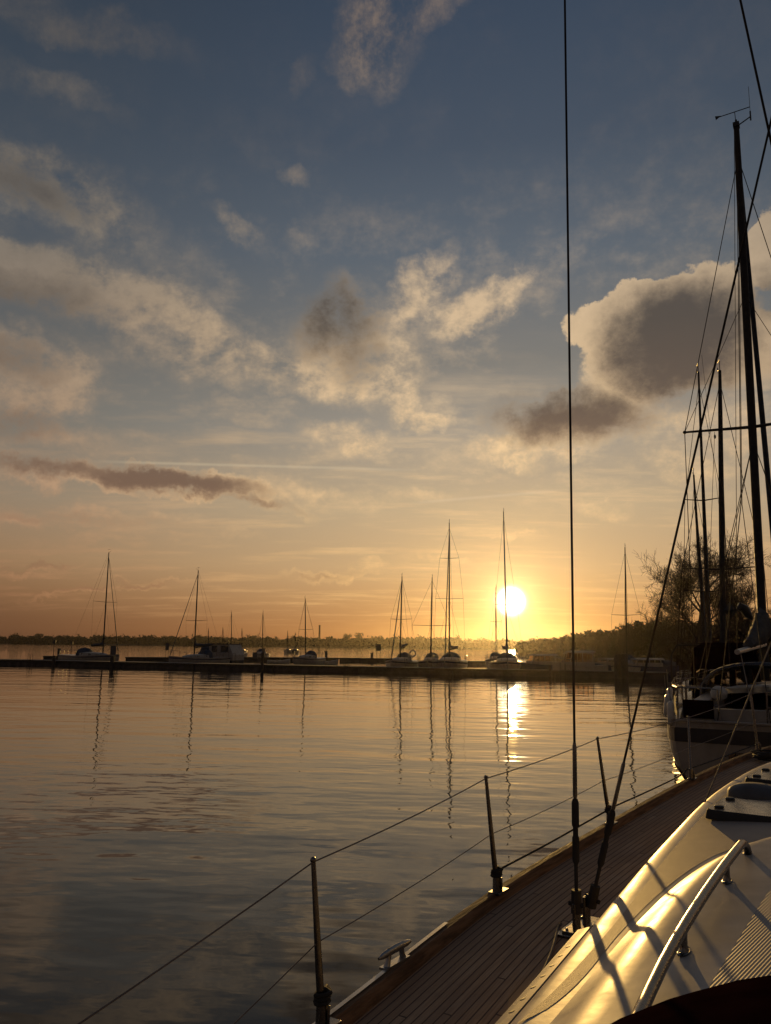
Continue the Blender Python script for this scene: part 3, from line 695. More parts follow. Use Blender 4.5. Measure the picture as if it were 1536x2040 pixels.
yacht(988, 30, 8.0, 988, 1170, 265, 'farther sailing boat whose mast stands just left of the sun', spread=((.5, .25),), furl=False, boom=False)
yacht(1248, 8.5, 8.8, 1245, 1090, 250, 'sailing boat at the right end of the pontoon with a single short mast', spread=((.40, .45),), furl=False, boom=False, cover='canvas_blue')
# distant masts whose hulls lie behind the houseboat and the far pontoon
yacht(461, 55, 7.5, 461, 1219, 250, 'distant boat whose bare mast rises behind the houseboat', spread=(), furl=False, boom=False, group='distant sailing boats')
yacht(523, 50, 7.5, 524, 1219, 290, 'distant boat with a bare mast right of the houseboat, above the thin pile', spread=(), furl=False, boom=False, group='distant sailing boats')
for px, py, y, lb in ((444, 1250, 210, 'tiny distant mast just left of the mast behind the houseboat'), (482, 1252, 215, 'tiny distant mast at the right end of the houseboat roof'),
                      (415, 1252, 220, 'tiny distant mast above the left part of the houseboat'), (573, 1257, 240, 'tiny distant mast left of the low white boat near the chimney'), (588, 1260, 245, 'tiny distant mast nearest the left side of the boat by the chimney')):
    yacht(px, 0, 7.0, px, py, 270, lb, spread=(), furl=False, boom=False, hood=False, y_abs=y, group='distant sailing boats', mast_r=.10)

# lifebuoy on the boat with the tilted boom
lp = behind(822, 7.0); lb = MB(); ring = []
for k in range(16):
    a = 2*math.pi*k/16; ring.append([(math.cos(a)*(.30+.07*math.cos(t)), .07*math.sin(t), math.sin(a)*(.30+.07*math.cos(t))) for t in [2*math.pi*j/8 for j in range(8)]])
lb.loft(ring+[ring[0]], True); o = lb.build('lifebuoy', M['fender']); o.location = (lp.x, lp.y, 1.75)
tag(o, 'ring lifebuoy hung on the stern rail of the boat with the tipped boom', 'lifebuoy')

# ------------------------------------------------------------------ houseboat and motor boats
def rect_panel(b, x0, x1, z0, z1, y, t=.03): b.box(((x0+x1)/2, y, (z0+z1)/2), (x1-x0, t, z1-z0))
hp = behind(428, 13); r = empty('houseboat', hp, math.atan2(PD.y, PD.x), 'boxy houseboat with square windows and a dark canopy behind the small sailing boat', 'houseboat')
b = MB(); b.box((0, 1.6, .2), (5.4, 3.2, .9)); b.build('hull', M['concrete'], r, smooth_=False, bevel=.08)
# walls with real openings
wl = MB(); zt = 2.55; zb_ = .65; xs = [(-.55, .25), (.85, 2.0)]
cur = -1.0
for x0, x1 in xs:
    rect_panel(wl, cur, x0, zb_, zt, .12, .06); rect_panel(wl, x0, x1, zb_, 1.65, .12, .06); rect_panel(wl, x0, x1, 2.4, zt, .12, .06); cur = x1
rect_panel(wl, cur, 2.15, zb_, zt, .12, .06); rect_panel(wl, -1.0, 2.15, zb_, zt, 3.0, .06)
wl.box((-.97, 1.56, 1.6), (.06, 2.8, 1.9)); wl.add([(2.15, .09, zb_), (2.75, .09, zb_), (2.75, .09, 1.3), (2.15, .09, zt), (2.15, 3.03, zb_), (2.75, 3.03, zb_), (2.75, 3.03, 1.3), (2.15, 3.03, zt)], [(0,1,2,3), (7,6,5,4), (1,5,6,2), (2,6,7,3), (0,4,5,1)])
wl.build('wall', M['gelcoat_old'], r, smooth_=False)
b = MB(); rr = []
for x in (-2.35, -2.25, -1.6, -1.03): hh = 1.78 if x > -2.3 else 1.6; rr.append([(x, .05, .65), (x, .08, .65+hh*.8), (x, .4, .65+hh), (x, 2.7, .65+hh), (x, 3.05, .65+hh*.8), (x, 3.08, .65)])
b.loft(rr, False); b.face(range(6)); b.build('aft_canopy', M['canvas_blue'], r)
for x0, x1 in xs:
    f = MB(); w_ = .05
    for q in ((x0, x0+w_, 1.65, 2.4), (x1-w_, x1, 1.65, 2.4), (x0+w_, x1-w_, 1.65, 1.7), (x0+w_, x1-w_, 2.35, 2.4)): rect_panel(f, *q, .10, .05)
    fo = f.build('window', M['alu_dark'], r, smooth_=False); g = MB(); rect_panel(g, x0+w_, x1-w_, 1.7, 2.35, .11, .012); g.build('pane', M['glass_dark'], fo, smooth_=False)
b = MB(); b.box((.55, 1.56, 2.60), (3.3, 3.2, .08)); b.build('roof', M['alu_dark'], r, smooth_=False, bevel=.04)
b = MB(); b.tube([(-2.9, -.05, .65), (-2.9, -.05, 1.6), (-2.4, -.05, 1.6)], .03, 5); b.tube([(2.8, -.05, 1.5), (3.2, -.05, 1.5), (3.2, -.05, .65)], .03, 5); b.build('railing', M['steel'], r)
b = MB(); b.tube([(1.4, 1, 2.6), (1.4, 1, 3.1)], .05, 6); b.build('stove_pipe', M['black'], r); r.scale = (.88, .88, .96)

def motorboat(px, off, L, heading, label, cab=1.2, canopy=True, hullm='hull_white', glow=False, wx=0.34):
    p = behind(px, off); r = empty('motor_boat', p, R(heading), label, 'motor boat', 'motor boats moored at the right of the pontoon')
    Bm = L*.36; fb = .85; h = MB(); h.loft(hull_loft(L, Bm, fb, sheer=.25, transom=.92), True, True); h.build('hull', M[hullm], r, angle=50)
    # open-framed cabin with panes so the light shows through
    x0, x1 = -L*.22, L*.16; w = Bm*wx; z0, z1 = fb, fb+cab
    f = MB()
    for (xa, ya, xb) in ((x0, w, x0), (x0, -w, x0), (x1+.35, w, x1), (x1+.35, -w, x1), ((x0+x1)/2, w, (x0+x1)/2), ((x0+x1)/2, -w, (x0+x1)/2)): f.tube([(xa, ya, z0), (xb, ya*.9, z1)], .05, 6)
    f.box(((x0+x1)/2+.1, 0, z0+.16), (x1-x0+.5, 2*w+.1, .36)); f.build('cabin_frame', M['gelcoat_old'], r, smooth_=False)
    for sgn in (1, -1):
        g = MB(); g.add([(x0, sgn*w, z0+.34), (x1+.3, sgn*w, z0+.34), (x1, sgn*w*.9, z1-.02), (x0, sgn*w*.9, z1-.02)], [(0,1,2,3)]); g.build('side_window', M['pane'], r, smooth_=False)
    g = MB(); g.add([(x1+.32, -w, z0+.34), (x1+.32, w, z0+.34), (x1+.02, w*.9, z1-.02), (x1+.02, -w*.9, z1-.02)], [(0,1,2,3)]); g.build('windscreen', M['pane'], r, smooth_=False)
    t_ = MB(); rr = []
    for x in (x0-.35, x0-.3, x1+.1, x1+.2): rr.append([(x, w*1.05*math.cos(a), z1 + .16*math.sin(a)) for a in [math.pi*k/8 for k in range(9)]] )
    t_.loft(rr, True, True); t_.build('cabin_roof', M['gelcoat_old'], r)
    if canopy:
        c = MB(); rr = []
        for x, s_ in ((x0-.35, 1), (x0-1.0, .97), (x0-1.5, .75)): rr.append([(x, w*1.02*math.cos(a), z0 + (z1-z0)*s_*max(0, math.sin(a))**.6) for a in [math.pi*k/10 for k in range(11)]])
        c.loft(rr, False); c.build('rear_canopy', M['canvas_blue'], r)
    ra = MB()
    for sgn in (1, -1):
        pts = [(L*.1, sgn*Bm*.45, fb+.5), (L*.3, sgn*Bm*.34, fb+.62), (L*.47, sgn*.12, fb+.75)]; ra.tube(pts, .022, 5)
        for q in pts: ra.tube([q, (q[0], q[1], q[2]-.6)], .018, 5)
    ra.build('bow_rail', M['steel'], r)
    return r
motorboat(1077, 8, 5.4, 190, 'low motor boat with open framed cabin right of the sun', cab=.85, canopy=False, hullm='hull_blue')
motorboat(1147, 16, 5.6, 200, 'rounded white motor boat half hidden behind the boat with the glowing window', cab=1.0, canopy=False)
motorboat(1152, 6.6, 5.0, 188, 'motor boat with a large glowing window just right of the tall near wire', cab=1.2, canopy=False, wx=.38)
motorboat(1216, 9.5, 4.8, 205, 'small motor boat with a curved screen left of the two thick piles', cab=.55, hullm='hull_blue')
motorboat(1284, 8.5, 5.6, 185, 'dark motor boat right of the two thick piles', cab=.6, hullm='hull_blue')
# low dinghy tied beside the low white sailing boat
def dinghy(px, off, label):
    p = behind(px, off); b = MB(); b.loft(hull_loft(3.0, 1.35, .42, sheer=.4, transom=.9, draft=.1, n=10), True, True)
    r = empty('dinghy', p, R(10), label, 'dinghy', 'small dinghies at the far pontoon'); b.build('hull', M['gelcoat'], r, angle=50)
    b = MB(); b.box((-.3, 0, .46), (.3, 1.1, .05)); b.box((.5, 0, .47), (.25, 1.0, .05)); b.build('thwart', M['wood'], r, smooth_=False)
    b = MB(); b.box((-1.55, 0, .65), (.25, .28, .42)); b.tube([(-1.55,0,.5), (-1.6,0,-.3)], .06, 6); b.build('outboard', M['black'], r, bevel=.04)
dinghy(556, 26, 'white dinghy left of the low boat near the chimney')
dinghy(650, 26, 'white dinghy right of the low boat near the chimney')
# ------------------------------------------------------------------ the yacht moored ahead, seen over its stern
NH = R(60); NF = Vector((math.cos(NH), math.sin(NH), 0)); NL = Vector((-math.sin(NH), math.cos(NH), 0)); NO = Vector((6.62, 15.2, 0))
def nloc(p): q = p - NO; return Vector((q.dot(NF), q.dot(NL), p.z))
ny = empty('sailing_yacht', NO, NH, 'white yacht with dark stripe moored ahead, seen stern first under the thickest mast', 'sailing yacht', 'large yachts moored in the foreground')
NB = [(0, 1.22), (.35, 1.36), (1.5, 1.58), (3.5, 1.78), (5.5, 1.80), (8, 1.45), (10, .75), (11.6, .03)]
def ndeck(x): return 1.12 + 0.012*max(0, x-3)**1.5*.9
h = MB(); rings = []
for x in (0, .12, .35, .8, 1.5, 2.5, 3.5, 4.5, 5.5, 6.7, 8, 9, 10, 10.8, 11.4, 11.6):
    hb = cubic(NB, x)*(0.97 if x == 0 else 1); dk = ndeck(x); f = max(0, (x-8)/3.6)
    sec = [(1.0, dk), (1.025, dk-.2), (1.015, dk*.55), (.95, .28), (.82-.3*f, .02), (.55-.25*f, -.2)]
    xs_ = x - (0.0 if x > .2 else 0.0)
    rings.append([(xs_ - f*.5*(1-z/dk)*2, hb*k, z) for k, z in sec] + [(xs_-f*.9, 0, -.3)] + [(xs_ - f*.5*(1-z/dk)*2, -hb*k, z) for k, z in sec[::-1]])
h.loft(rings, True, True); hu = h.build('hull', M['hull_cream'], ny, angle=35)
def nband(name, z0f, z1f, mat, out, par):
    b = MB(); rr = []
    path = [(x, 1) for x in (9, 8, 6.7, 5.5, 3.5, 1.5, .8, .35, .12)] + [(0, k) for k in (1, .5, 0, -.5, -1)] + [(x, -1) for x in (.12, .35, .8, 1.5, 3.5, 5.5, 8)]
    for x, k in path:
        hb = cubic(NB, x)*(0.97 if x == 0 else 1)*1.022; dk = ndeck(x); y = k*(hb+out)
        xx = x if x > 0 else -out
        rr.append([(xx, y, z0f(dk)), (xx, y, z1f(dk))])
    b.loft(rr, False); return b.build(name, mat, par)
nband('sheer_stripe', lambda d_: d_-.36, lambda d_: d_-.10, M['stripe_dark'], .014, hu)
b = MB(); rr = []
for x in (5.5, 3.5, 1.5, .8, .35, .12): hb = cubic(NB, x); rr.append([(x, hb*.955+.012, .26), (x, hb*.83+.012, .0)])
b.loft(rr, False); b.build('boot_stripe', M['hull_red'], hu)
b = MB()
for s in (1, -1): b.tube([(x, s*(cubic(NB, x)+.01), ndeck(x)+.03) for x in (0, .12, .35, .8, 1.5, 2.5, 3.5, 4.5, 5.5, 6.7, 8, 9, 10, 10.8, 11.4, 11.6)], .032, 6)
b.tube([(-.01, 1.2, 1.15), (-.03, 0, 1.15), (-.01, -1.2, 1.15)], .026, 6); b.build('toe_rail', M['hull_cream'], ny)
b = MB()
for i in range(8): b.box((-.16, -.62+i*.115, .60), (.30, .07, .05))
for s in (-.66, .22): b.box((-.16, s, .57), (.34, .05, .06))
b.build('swim_platform', M['wood'], ny, smooth_=False)
# cockpit coamings, cabin, sprayhood with clear windows
b = MB()
for s in (1, -1):
    rr = []
    for x, hh in ((.5, .05), (.6, .26), (2.0, .34), (3.6, .42), (3.9, .42)):
        rr.append([(x, s*1.22, 1.1), (x, s*1.16, 1.1+hh), (x, s*.86, 1.1+hh), (x, s*.78, 1.1)])
    b.loft(rr, True, True)
b.box((.45, 0, 1.22), (.16, 1.9, .3)); b.build('coaming', M['gelcoat_old'], ny)
cb = MB(); rr = []
for x, w, hh in ((3.5, 1.15, .42), (4.2, 1.15, .5), (6.5, 1.0, .44), (7.8, .75, .34), (8.5, .5, .05)):
    z = ndeck(x)-.05; rr.append([(x, w, z), (x, w*.93, z+hh*.8), (x, w*.8, z+hh), (x, 0, z+hh*1.15), (x, -w*.8, z+hh), (x, -w*.93, z+hh*.8), (x, -w, z)])
cb.loft(rr, False); cab = cb.build('cabin', M['gelcoat_old'], ny)
for s in (1, -1):
    g = MB(); g.add([(4.6, s*1.10, 1.28), (6.4, s*.985, 1.32), (6.4, s*.965, 1.46), (4.6, s*1.06, 1.46)], [(0,1,2,3)]); g.build('cabin_window', M['glass_dark'], cab, smooth_=False)
sh = MB(); NA = 17; rr = []
for x, w, hh in ((3.05, 1.22, .86), (3.3, 1.22, .90), (3.65, 1.22, .87), (3.95, 1.21, .76)):
    rr.append([(x, w*math.cos(a)*(1-.06*math.sin(a)), 1.42 + (hh-.1)*max(0, math.sin(a))**.62) for a in [math.pi*k/(NA-1) for k in range(NA)]])
rr.append([(4.35, p[1]*.97, 1.52 + (p[2]-1.42)*.30) for p in rr[-1]])
win = {3: [(2, 6), (7, 9), (10, 14)]}
n = NA
for i in range(4):
    for k in range(n-1):
        if i == 3 and any(a <= k < c for a, c in win[3]): continue
        if i == 1 and (k in (1, 2) or k in (13, 14)): continue
        sh.add([rr[i][k], rr[i][k+1], rr[i+1][k+1], rr[i+1][k]], [(0,1,2,3)])
so_ = sh.build('sprayhood', M['canvas_blue'], ny)
sm = so_.modifiers.new('thick', 'SOLIDIFY'); sm.thickness = .012
for a, c in win[3]:
    g = MB(); g.loft([rr[3][a:c+1], rr[4][a:c+1]], False); g.build('window', M['pane'], so_)
for ks in ((1, 3), (13, 15)):
    g = MB(); g.loft([rr[1][ks[0]:ks[1]+1], rr[2][ks[0]:ks[1]+1]], False); g.build('window', M['pane'], so_)
b = MB()
for i in (0, 2): b.tube([(p[0], p[1]*.985, p[2]-.015) for p in rr[i]], .016, 6)
b.build('hoop', M['steel'], so_)
# mast and rig
mb, mtp = nloc(D(1518.5, 1232, 20.0)), nloc(D(1467, 252, 20.0)); mb = mtp + (mb-mtp)*1.115
b = MB(); b.tube([mb, mb.lerp(mtp, .55), mb.lerp(mtp, .9), mtp], [.105, .10, .088, .07], 12); nm = b.build('mast', M['black'], ny)
nm.data.materials[0] = M['mast_dark'] = material('mast_anodised', (0.045, 0.04, 0.038), 0.65, 0.0, var=.1, spec=.15)
def mh(py):   # height on the mast shown at picture row py
    best = min((abs(D(1490, py, 20.0).z - mb.lerp(mtp, k/400).z), k/400) for k in range(401)); return best[1]
b = MB(); b.box(mtp+Vector((0,0,.03)), (.2, .16, .12)); b.tube([mtp, mtp+Vector((0,0,.2))], .03, 6)
b.tube([mtp, mtp+Vector((0,.02,.45))], .010, 5); b.tube([mtp+Vector((-.05,.42,.40)), mtp+Vector((.05,-.36,.50))], .013, 5); b.add([mtp+Vector((-.05,.5,.33)), mtp+Vector((-.05,.36,.42)), mtp+Vector((-.05,.52,.46))], [(0,1,2)])
b.tube([mtp+Vector((0,-.05,.02)), mtp+Vector((.1,-.36,.24))], .018, 6); b.tube([mtp+Vector((.1,-.36,.13)), mtp+Vector((.1,-.36,.40))], .022, 6)
b.tube([mtp+Vector((.1,-.36,.36)), mtp+Vector((.1,-.36,1.15))], .006, 4)
b.build('masthead_gear', M['black'], nm)
sp0 = mb.lerp(mtp, mh(850)); wires = []
tips = []
for s in (1, -1):
    tp = sp0 + Vector((-.18, s*1.62, .02)); tips.append(tp)
    b = MB(); b.tube([sp0, tp], [.045, .028], 6); b.ellipsoid(tp, (.05, .05, .05), 8, 5); b.build('spreader', M['mast_dark'], nm)
def nwire(nm_, pts, r=.009, mat='wire'):
    b = MB(); b.tube(pts, r, 5); return b.build(nm_, M[mat], ny)
hd_ = mb.lerp(mtp, mh(315))
for s, tp in zip((1, -1), tips):
    ch = Vector((mb.x-.1, s*1.7, ndeck(5.3)))
    nwire('cap_shroud', [ch, tp, hd_], .011)
    nwire('lower_shroud', [ch+Vector((-.45,0,0)), mb.lerp(mtp, mh(880))], .010); nwire('lower_shroud', [ch+Vector((.5,0,0)), mb.lerp(mtp, mh(880))], .010)
    nwire('intermediate_shroud', [tp, mb.lerp(mtp, mh(590))], .008)
    nwire('flag_halyard', [sp0.lerp(tp, .55)+Vector((0,0,-.05)), Vector((mb.x-.3, s*1.45, ndeck(5.3)))], .006)
    b = MB(); b.ellipsoid(sp0.lerp(tp, .55)+Vector((0,0,-.18)), (.03,.03,.06), 6, 5); b.build('halyard_block', M['black'], nm)
nwire('backstay', [Vector((.05, .45, 1.15)), mtp.lerp(Vector((.05, 0, 1.15)), .72), mtp], .010); nwire('backstay', [Vector((.05, -.45, 1.15)), mtp.lerp(Vector((.05, 0, 1.15)), .72)+Vector((0,-.02,0)), mtp+Vector((0,-.03,0))], .008)
bow_ = Vector((11.5, 0, ndeck(11.5)+.1)); fh = mb.lerp(mtp, mh(300))
pts = [fh.lerp(bow_, t) for t in (0, .03, .2, .5, .8, .95, 1)]
b = MB(); b.tube(pts, [.03, .055, .06, .075, .08, .06, .04], 8); b.build('furled_genoa', M['canvas_blue'], ny)
# boom swung out to port with a loosely stowed sail
gz = 2.62; g0 = Vector((mb.x-.1, .03, gz)); gb = nloc(D(1469, 1306, 17.4)); gb.z = 2.44
b = MB(); b.tube([g0, gb], .06, 10); bo = b.build('boom', M['alu'], ny)
b = MB(); rg = random.Random(4); rr = []
for i in range(15):
    t = i/14; c = g0.lerp(gb, t*.62) + Vector((0, 0, .10 + .36*(1-t)**1.3)); hh = .10 + .33*(1-t)**1.2; ww = .10 + .10*(1-t)
    rr.append([c + Vector((math.sin(2*math.pi*k/14)*.02, math.cos(2*math.pi*k/14)*ww*rg.uniform(.75, 1.25), math.sin(2*math.pi*k/14)*hh*rg.uniform(.8, 1.15))) for k in range(14)])
b.loft(rr, True, True); b.build('stowed_sail', M['canvas_grey'], bo, angle=70)
nwire('topping_lift', [gb, mtp+Vector((-.05,.05,0))], .007)
nwire('mainsheet', [gb.lerp(g0, .1), Vector((1.6, 0, 1.3))], .012, 'rope')
# pushpit, guard rails, weather cloth
b = MB(); zr = 1.12
for s in (1, -1):
    b.tube([(1.5, s*1.48, zr), (1.5, s*1.46, zr+.62), (.9, s*1.38, zr+.64), (.12, s*1.15, zr+.64), (.05, s*.55, zr+.64), (.05, s*.42, zr+.62), (.05, s*.40, zr)], .0145, 6)
    b.tube([(1.5, s*1.47, zr+.32), (.12, s*1.17, zr+.33), (.05, s*.42, zr+.33)], .012, 6); b.tube([(.12, s*1.17, zr), (.12, s*1.15, zr+.64)], .0145, 6)
    b.tube([(.12, s*1.17, zr+.02), (.07, s*.75, zr+.33), (.05, s*.45, zr+.02)], .011, 5)
b.build('pushpit', M['steel'], ny)
for s in (1, -1):
    b = MB(); tp = [(1.5, s*1.46, zr+.62)]
    for x in (3.0, 4.7, 6.5, 8.3):
        y = s*(cubic(NB, x)-.05); b.tube([(x, y, ndeck(x)), (x, y, ndeck(x)+.62)], .013, 6); tp.append((x, y, ndeck(x)+.61))
    b.tube(tp, .006, 4); b.tube([(p[0], p[1], p[2]-.3) for p in tp], .006, 4); b.build('guard_rail', M['steel'], ny)
b = MB(); b.add([(1.45, 1.49, zr+.1), (.2, 1.20, zr+.1), (.2, 1.18, zr+.42), (1.45, 1.47, zr+.42)], [(0,1,2,3)]); o = b.build('weather_cloth', M['canvas_blue'], ny, smooth_=False); o.modifiers.new('thick', 'SOLIDIFY').thickness = .01
b = MB(); b.add([(.02, .5, zr+.08), (.02, 1.05, zr+.08), (.02, 1.05, zr+.42), (.02, .5, zr+.42)], [(0,1,2,3)]); o = b.build('weather_cloth', M['canvas'], ny, smooth_=False); o.modifiers.new('thick', 'SOLIDIFY').thickness = .01
def fender(p, hgt, rad, label, lean=0.0):
    r = empty('fender', p, 0, label, 'fender', 'white fenders hung by the stern of the yacht ahead')
    b = MB(); rs = [(0, .25), (.06, .7), (.16, 1), (.5, 1.02), (.84, 1), (.94, .7), (1, .25)]; b.tube([(lean*t, 0, hgt*(t-1)) for t, k in rs], [rad*k for t, k in rs], 12); b.build('body', M['fender'], r, angle=80)
    b = MB(); b.tube([(0,0,-.01), (-.01,0,.35)], .008, 5); b.build('lanyard', M['rope'], r)
def nw(x, y, z): return NO + NF*x + NL*y + Vector((0,0,z))
fender(nw(.45, 1.44, 1.62), .46, .075, 'sunlit white fender hung highest and farthest left at the stern of the yacht ahead', .06)
fender(nw(.15, 1.30, 1.50), .48, .07, 'sunlit white fender hung from the stern rail corner of the yacht ahead')
fender(nw(1.0, 1.50, 1.72), .36, .06, 'small white fender hung above the weather cloth of the yacht ahead', .05)
# life-jacket bag lying lit on the cockpit coaming
b = MB(); b.ellipsoid((0,0,.13), (.26,.17,.16), 14, 9, .10, random.Random(2)); o = b.build('canvas_bag', M['canvas_pale'], angle=80); o.location = nw(2.4, .72, 1.43); o.rotation_euler = (0, .1, NH+.4)
tag(o, 'crumpled pale canvas bundle lit by the sun beside the sprayhood of the yacht ahead', 'canvas bundle')
# radar reflector and rolled flag hoisted beside the mast
p = D(1455, 1216, 18.6); r = empty('radar_reflector', p, 0, 'dark diamond shaped radar reflector hanging left of the thick mast', 'radar reflector')
b = MB(); q = .17
for pl_ in (((q,0,0),(0,q,0),(-q,0,0),(0,-q,0)), ((q,0,0),(0,0,q*1.15),(-q,0,0),(0,0,-q*1.15)), ((0,q,0),(0,0,q*1.15),(0,-q,0),(0,0,-q*1.15))): b.add(pl_, [(0,1,2,3)])
b.add([(q,0,0),(0,q,0),(-q,0,0),(0,-q,0),(0,0,q*1.15),(0,0,-q*1.15)], [(0,1,4),(2,3,4),(1,2,5),(3,0,5)])
b.build('plates', M['black'], r, smooth_=False); b = MB(); b.tube([(0,0,.19), (.05,.9,6.5)], .004, 4); b.tube([(0,0,-.19), (0,.2,-1.2)], .004, 4); b.build('halyard', M['wire'], r)
p = D(1481, 1217, 18.6); r = empty('rolled_flag', p, 0, 'dark rolled flag hanging between the radar reflector and the thick mast', 'flag')
b = MB(); b.tube([(-.13,0,.02), (-.06,0,.1), (.03,.02,.05), (.1,0,-.08), (.19,0,-.19)], [.05, .1, .11, .09, .03], 10); b.build('cloth', M['black'], r)
b = MB(); b.tube([(.0,0,.05), (-.03,0,.55)], .010, 5); b.build('staff', M['black'], r)

# boats berthed beyond it
GB = 'sailing boats berthed beyond the yacht ahead'
t1 = yacht(1412, 0, 7.6, 1391.5, 741, 67, 'sailing boat with the second mast left of the thick one, two pairs of spreaders', spread=((.28, .33), (.57, .27)), y_abs=31.0, group=GB, mast_r=.06, hullm='hull_blue', boom=False)
t2 = yacht(1437.5, 0, 9.4, 1434, 738, 69, 'sailing boat with the straight mast nearest the thick one and a dark cockpit tent', spread=((.36, .38),), y_abs=25.0, group=GB, mast_r=.085, furl=False, boom=False, hood=False, hullm='hull_blue')
yacht(1405, 0, 7.4, 1382, 946, 66, 'shorter sailing boat whose leaning mast stands leftmost before the bare tree', spread=(), y_abs=38.0, group=GB, mast_r=.07, boom=False)
# dark cockpit tent with windows
b = MB(); rr = []; x0 = -2.3
for x, w, h_ in ((x0, .86, 1.50), (x0+.15, .9, 1.62), (x0+1.8, .9, 1.62), (x0+2.4, .84, 1.0)):
    rr.append([(x, w, 1.05), (x, w*.97, 1.05+h_*.55), (x, w*.9, 1.05+h_*.9), (x, w*.6, 1.05+h_), (x, -w*.6, 1.05+h_), (x, -w*.9, 1.05+h_*.9), (x, -w*.97, 1.05+h_*.55), (x, -w, 1.05)])
b.loft(rr, False)
b.cur = 0
for y0, y1, z0, z1 in ((-.85, .85, 1.05, 1.40), (-.85, -.75, 1.40, 1.95), (-.25, -.1, 1.40, 1.95), (.1, .25, 1.40, 1.95), (.75, .84, 1.40, 1.95), (-.82, .82, 1.95, 2.3), (-.72, .72, 2.3, 2.53)):
    b.add([(x0, y0, z0), (x0, y1, z0), (x0, y1, z1), (x0, y0, z1)], [(0,1,2,3)])
tn = b.build('cockpit_tent', M['canvas'], t2)
for y0, y1 in ((-.75, -.25), (-.1, .1), (.25, .75)):
    g = MB(); g.add([(x0, y0, 1.40), (x0, y1, 1.40), (x0, y1, 1.95), (x0, y0, 1.95)], [(0,1,2,3)]); g.build('window', M['pane'], tn, smooth_=False)
# stern arch with a flat panel on the dark-hulled boat
b = MB(); xa = -3.4
for s in (1, -1): b.tube([(xa, s*1.15, .95), (xa-.1, s*1.1, 2.3), (xa-.1, s*.9, 2.62)], .03, 6)
b.tube([(xa-.1, .9, 2.62), (xa-.1, -.9, 2.62)], .03, 6); ar = b.build('stern_arch', M['black'], t1)
b = MB(); b.box((xa-.1, .2, 2.68), (.6, 1.1, .04)); b.build('solar_panel', M['glass_dark'], ar, smooth_=False)
# ------------------------------------------------------------------ the yacht we stand on
YR = R(56); YA = Vector((math.cos(YR), math.sin(YR), 0)); YN = Vector((-math.sin(YR), math.cos(YR), 0))
yt = empty('sailing_yacht', (0, 0, 0), YR, 'foreground yacht with a teak side deck, white coachroof and stainless handrail', 'sailing yacht', 'large yachts moored in the foreground')
def L(p): return Vector((p.dot(YA), p.dot(YN), p.z))
def LG(px, py, z): return L(G(px, py, z))
def LT(px, py, t):     # point of the picture ray on the fore-and-aft plane t
    d_ = ray(px, py); k = t/(d_.dot(YN)) if abs(d_.dot(YN)) > 1e-6 else 0; return L(O + d_*k)
def zd(s): return 1.05 + .018*(s-2.6) + .0017*(s-2.6)**2 if s > -2 else 1.00
EDGE = [(-4.5, 1.55), (-2, 1.80), (0, 1.85), (1.3, 1.935), (2.6, 2.035), (4.3, 2.185), (6.3, 2.17), (8.5, 2.06), (10.3, 1.83), (11.6, 1.45), (12.7, .95), (13.6, .38), (14.0, .03)]
def te(s): return cubic(EDGE, s)
SS = frange(-4.5, 14.0, .25)
# hull
h = MB(); rings = []
for s in SS:
    hb = te(s); z = zd(s); f = max(0, (s-9)/5)
    sec = [(1.0, z-.004), (1.012, z-.25), (1.0, z*.5), (.94, .15), (.86-.2*f, -.05), (.5-.2*f, -.45)]
    rings.append([(s-f*f*1.0*(1-q/z), hb*k, q) for k, q in sec] + [(s-f*f*1.3, 0, -.6)] + [(s-f*f*1.0*(1-q/z), -hb*k, q) for k, q in sec[::-1]])
h.loft(rings, True, True); h.build('hull', M['gelcoat'], yt, angle=40)
# roof outline
T0 = [(-.8, 1.02), (1.0, 1.08), (2.6, 1.20), (3.4, 1.265), (4.5, 1.35), (5.2, 1.39), (5.9, 1.425), (6.6, 1.43), (7.5, 1.38), (8.3, 1.27), (9.1, 1.02), (9.7, .66), (10.0, .30)]
def t0(s): return cubic(T0, s)
# teak deck as planks following the rail, left and right of the coachroof
for sg in (1, -1):
    b = MB(); uv = []; rr = []
    for s in SS:
        o_ = te(s)-.045; i_ = max(0.0, min(t0(s)-.08 if -.8 <= s <= 10.0 else 0.0, o_-.02))
        row = []
        for k in range(9):
            y = o_ + (i_-o_)*k/8; row.append((s, sg*y, zd(s)+.012*(1-(y/2.2)**2)*1.5)); uv.append((s, te(s)-y))
        rr.append(row)
    b.loft(rr, False); b.build('teak_deck', M['teak'], yt, uvs=uv)
# toe rail: varnished wood plank on edge
for sg in (1, -1):
    b = MB(); rr = []
    for s in SS:
        e = te(s)+.004; z = zd(s); rr.append([(s, sg*e, z-.03), (s, sg*(e+.004), z+.045), (s, sg*(e-.008), z+.058), (s, sg*(e-.048), z+.058), (s, sg*(e-.06), z+.045), (s, sg*(e-.075), z-.03)])
    b.loft(rr, True, True); b.build('toe_rail', M['wood'], yt, angle=35)
